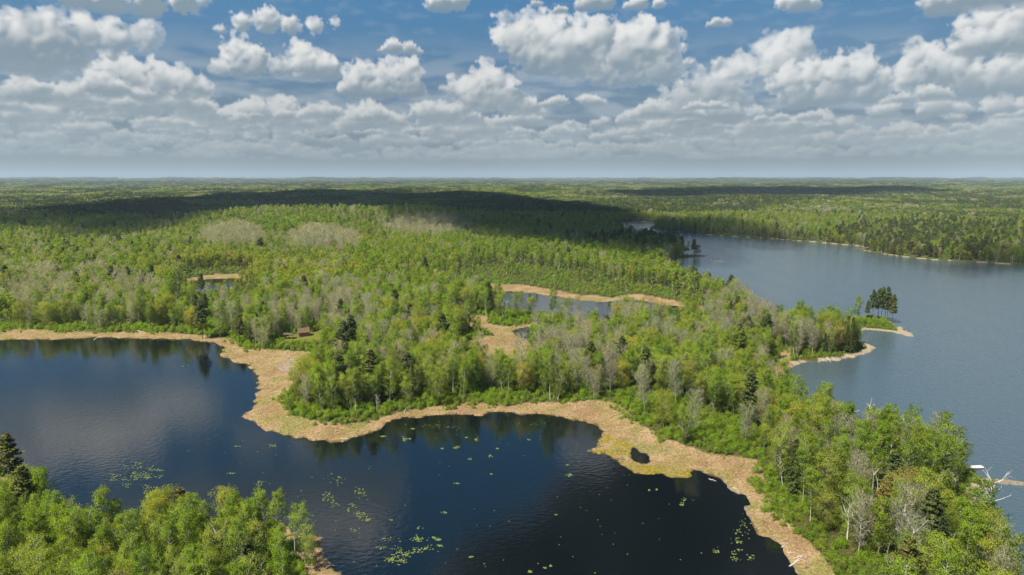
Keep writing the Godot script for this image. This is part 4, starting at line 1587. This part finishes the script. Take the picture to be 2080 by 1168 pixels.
func build_boat() -> void:
	var at := ground(1801, 970)
	at.y = land(at.x, at.z)
	var o := thing("rowing_boat", "small upturned blue grey boat lying in the clearing by the dock", "boat", at, 0.25)
	var b := Buf.new()
	var n := 12
	var m := 8
	for i in n + 1:
		var u := i / float(n) * 2.0 - 1.0
		var wide := 0.62 * (1.0 - pow(absf(u), 2.6)) + 0.03
		for j in m + 1:
			var t := PI * j / m
			b.v.append(Vector3(u * 2.0, sin(t) * 0.48 * (0.55 + 0.45 * (1.0 - u * u)) + 0.06, cos(t) * wide))
			b.n.append(Vector3(u * 0.3, sin(t), cos(t)).normalized())
			b.c.append(Color.WHITE)
	for i in n:
		for j in m:
			var p := i * (m + 1) + j
			b.i.append_array(PackedInt32Array([p, p + 1, p + m + 1, p + 1, p + m + 2, p + m + 1]))
	part(o, "hull", shaped(b, plain_material("boat paint", Color(0.22, 0.32, 0.36), 0.5)))
	part(o, "keel", boxed(Vector3(3.4, 0.08, 0.06), plain_material("keel", Color(0.4, 0.4, 0.38))), null, Vector3(0, 0.54, 0))

func gable(o: Node3D, wide: float, deep: float, eave: float, ridge: float, wall: Material, roof: Material) -> void:
	var w := Buf.new()
	var hw := wide / 2
	var hd := deep / 2
	for s in [-1.0, 1.0]:
		face(w, [Vector3(s * hw, -0.5, -hd), Vector3(s * hw, -0.5, hd), Vector3(s * hw, eave, hd), Vector3(s * hw, ridge, 0), Vector3(s * hw, eave, -hd)], Vector3(s, 0, 0))
		face(w, [Vector3(-hw, -0.5, s * hd), Vector3(hw, -0.5, s * hd), Vector3(hw, eave, s * hd), Vector3(-hw, eave, s * hd)], Vector3(0, 0, s))
	part(o, "wall", shaped(w, wall))
	for s in [-1.0, 1.0]:
		var r := Buf.new()
		var run := hd + 0.4
		var slope := atan2(ridge - eave, hd)
		var len := run / cos(slope)
		var slab := boxed(Vector3(wide + 0.7, 0.14, len), roof)
		var p := part(o, "roof_slope", slab, null, Vector3(0, ridge + 0.10 - sin(slope) * len / 2, s * cos(slope) * len / 2))
		p.rotation.x = s * slope

func build_cabin() -> void:
	var brown := plain_material("brown shingles", Color(0.15, 0.095, 0.06))
	var at := ground(617, 689)
	at.y = land(at.x, at.z)
	var o := thing("cabin", "small cabin with brown gable roof and red and white end wall in the clearing", "cabin", at, deg_to_rad(-152.0))
	gable(o, 5.6, 4.8, 2.4, 4.2, plain_material("red brown boards", Color(0.26, 0.14, 0.11)), brown)
	part(o, "door", boxed(Vector3(0.06, 2.0, 0.95), plain_material("red door", Color(0.20, 0.05, 0.045))), null, Vector3(2.82, 1.05, 0.9))
	var win := part(o, "window", boxed(Vector3(0.06, 0.9, 1.0), plain_material("dark pane", Color(0.03, 0.035, 0.04), 0.15)), null, Vector3(2.82, 1.4, -1.1))
	for q in [[-0.5, 0.0, 0.08, 1.06], [0.5, 0.0, 0.08, 1.06]]:
		part(win, "frame", boxed(Vector3(0.05, q[3], q[2]), plain_material("frame", Color(0.7, 0.7, 0.7))), null, Vector3(0.02, 0, q[0]))
	part(o, "chimney", boxed(Vector3(0.5, 1.6, 0.5), plain_material("brick", Color(0.28, 0.11, 0.08))), null, Vector3(-0.8, 4.2, 0.6))
	at = ground(587, 694)
	at.y = land(at.x, at.z)
	var p := thing("picnic_shelter", "open shelter with low dark roof on posts beside the cabin", "shelter", at, deg_to_rad(-6.0))
	for x in [-2.2, 2.2]:
		for z in [-1.3, 1.3]:
			part(p, "post", boxed(Vector3(0.16, 2.6, 0.16), plain_material("yellow pine post", Color(0.46, 0.32, 0.14))), null, Vector3(x, 1.2, z))
	for s in [-1.0, 1.0]:
		var r := part(p, "roof_slope", boxed(Vector3(5.4, 0.12, 2.0), plain_material("tar paper", Color(0.10, 0.085, 0.07))), null, Vector3(0, 2.75, s * 0.93))
		r.rotation.x = s * 0.30
	at = ground(820, 688)
	at.y = land(at.x, at.z)
	var h := thing("shed", "pale metal roofed shed half hidden in the wood near the cabin", "shed", at, deg_to_rad(8.0))
	gable(h, 6.5, 4.0, 2.2, 3.3, plain_material("grey boards", Color(0.25, 0.23, 0.2)), plain_material("pale metal", Color(0.62, 0.64, 0.66), 0.45))
	part(h, "door", boxed(Vector3(1.6, 1.9, 0.06), plain_material("shed door", Color(0.16, 0.14, 0.12))), null, Vector3(0.6, 0.95, 2.02))

func lay_sandbar() -> void:
	var b := Buf.new()
	var a := ground(1985, 975)
	var e := ground(2110, 984)
	var n := 40
	for i in n + 1:
		var u := i / float(n)
		var c := a.lerp(e, u)
		var wide := 3.2 * pow(maxf(sin(clampf(u * 0.85 + 0.12, 0.0, 1.0) * PI), 0.02), 0.7)
		for s in [-1.0, -0.4, 0.4, 1.0]:
			var z: float = c.z + s * wide + edge_noise.get_noise_2d(u * 90.0, s * 20.0) * 1.1
			b.v.append(Vector3(c.x, 0.02 if absf(s) < 0.9 else -0.05, z))
			b.n.append(Vector3.UP)
			b.c.append(Color(0.36, 0.31, 0.235) if absf(s) < 0.9 else Color(0.22, 0.20, 0.16))
	for i in n:
		for s in 3:
			var p := i * 4 + s
			b.i.append_array(PackedInt32Array([p, p + 4, p + 1, p + 1, p + 4, p + 5]))
	add_structure("sandbar", shaped(b, M.ground))
	var c := ground(1458, 530)
	var k := Buf.new()
	for i in 25:
		var t := TAU * i / 24.0
		for r in [0.0, 0.6, 1.0]:
			k.v.append(c + Vector3(cos(t) * r * (7.0 + 2.0 * sin(t * 3.0)), 0.35 * (1.0 - r) - 0.04 * r, sin(t) * r * 7.0))
			k.n.append(Vector3.UP)
			k.c.append(STONE)
	for i in 24:
		for r in 2:
			var p := i * 3 + r
			k.i.append_array(PackedInt32Array([p, p + 1, p + 3, p + 1, p + 4, p + 3]))
	add_structure("gravel_islet", shaped(k, M.ground))

# ------------------------------------------------------------------ the clouds whose shadows lie on the forest
# shadows in the photograph: [pixel x, y, half width, half height]
const SHADOWS := [
	[[60, 442, 190, 12], [230, 446, 150, 16], [330, 452, 80, 18], [450, 416, 170, 14]],
	[[560, 410, 170, 14], [700, 405, 170, 14], [860, 408, 190, 17], [760, 418, 120, 10]],
	[[990, 422, 150, 22], [1100, 436, 150, 28], [1210, 450, 115, 32], [1310, 466, 85, 30], [1060, 462, 70, 16], [1180, 476, 80, 18]],
	[[1440, 462, 110, 18], [1540, 474, 60, 10]],
	[[1380, 396, 140, 5], [1540, 392, 160, 6], [1700, 390, 150, 6]],
	[[2060, 512, 70, 16], [1960, 520, 50, 8]],
]

func hang_clouds() -> void:
	rng.seed = 4
	var up := 1500.0
	var vapour := FogMaterial.new()
	vapour.resource_name = "cloud vapour"
	vapour.albedo = Color(1, 1, 1)
	vapour.density = 0.008
	for c in SHADOWS:
		var mid := Vector3.ZERO
		for l in c:
			mid += ground(l[0], l[1], 14.0) / c.size()
		var o := Node3D.new()
		o.name = numbered("cloud")
		o.set_meta("kind", "structure")
		o.position = mid - SUN_TOWARDS * (up / -SUN_TOWARDS.y)
		add_child(o)
		var heap := []
		for l in c:
			heap.append([l[0], l[1], l[2], l[3]])
			for q in 2:
				var a := rng.randf() * TAU
				heap.append([l[0] + cos(a) * l[2] * 0.9, l[1] + sin(a) * l[3] * 0.9, l[2] * 0.4, l[3] * 0.4])
		for l in heap:
			var g := ground(l[0], l[1], 14.0)
			var rx := (ground(l[0] + l[2], l[1], 14.0) - g).length()
			var rz := (ground(l[0], l[1] - l[3], 14.0) - ground(l[0], l[1] + l[3], 14.0)).length() * 0.5
			var lobe := FogVolume.new()
			lobe.name = "cloud_lobe"
			lobe.shape = RenderingServer.FOG_VOLUME_SHAPE_ELLIPSOID
			lobe.size = Vector3(rx * 2.1, clampf(rz * 0.9, 130.0, 420.0), rz * 2.1)
			lobe.position = g - mid + Vector3(0, rng.randf_range(-30.0, 30.0), 0)
			lobe.material = vapour
			o.add_child(lobe, true)

func _ready() -> void:
	make_light()
	make_materials()
	read_map()
	for s in SNAGS:
		var g := ground(s[0], s[1])
		no_tree.append([Vector2(g.x, g.z), 2.2])
	for s in SINGLES:
		var g := ground(s[0], s[1])
		no_tree.append([Vector2(g.x, g.z), 2.4])
	for s in [[2004, 1064, 6.5], [1985, 1085, 5.0], [1970, 955, 9.0], [1801, 968, 6.0], [617, 690, 6.0], [587, 694, 5.0], [600, 697, 5.0], [820, 688, 4.0], [628, 700, 4.0]]:
		var g := ground(s[0], s[1])
		no_tree.append([Vector2(g.x, g.z), s[2]])
	make_ground()
	lay_sandbar()
	make_stock()
	make_groves()
	plant()
	stand_trees()
	raise_forest()
	grow_sedge()
	float_lilies()
	stand_snags()
	stand_singles()
	lay_logs()
	build_dock()
	build_boat()
	build_cabin()
	hang_clouds()
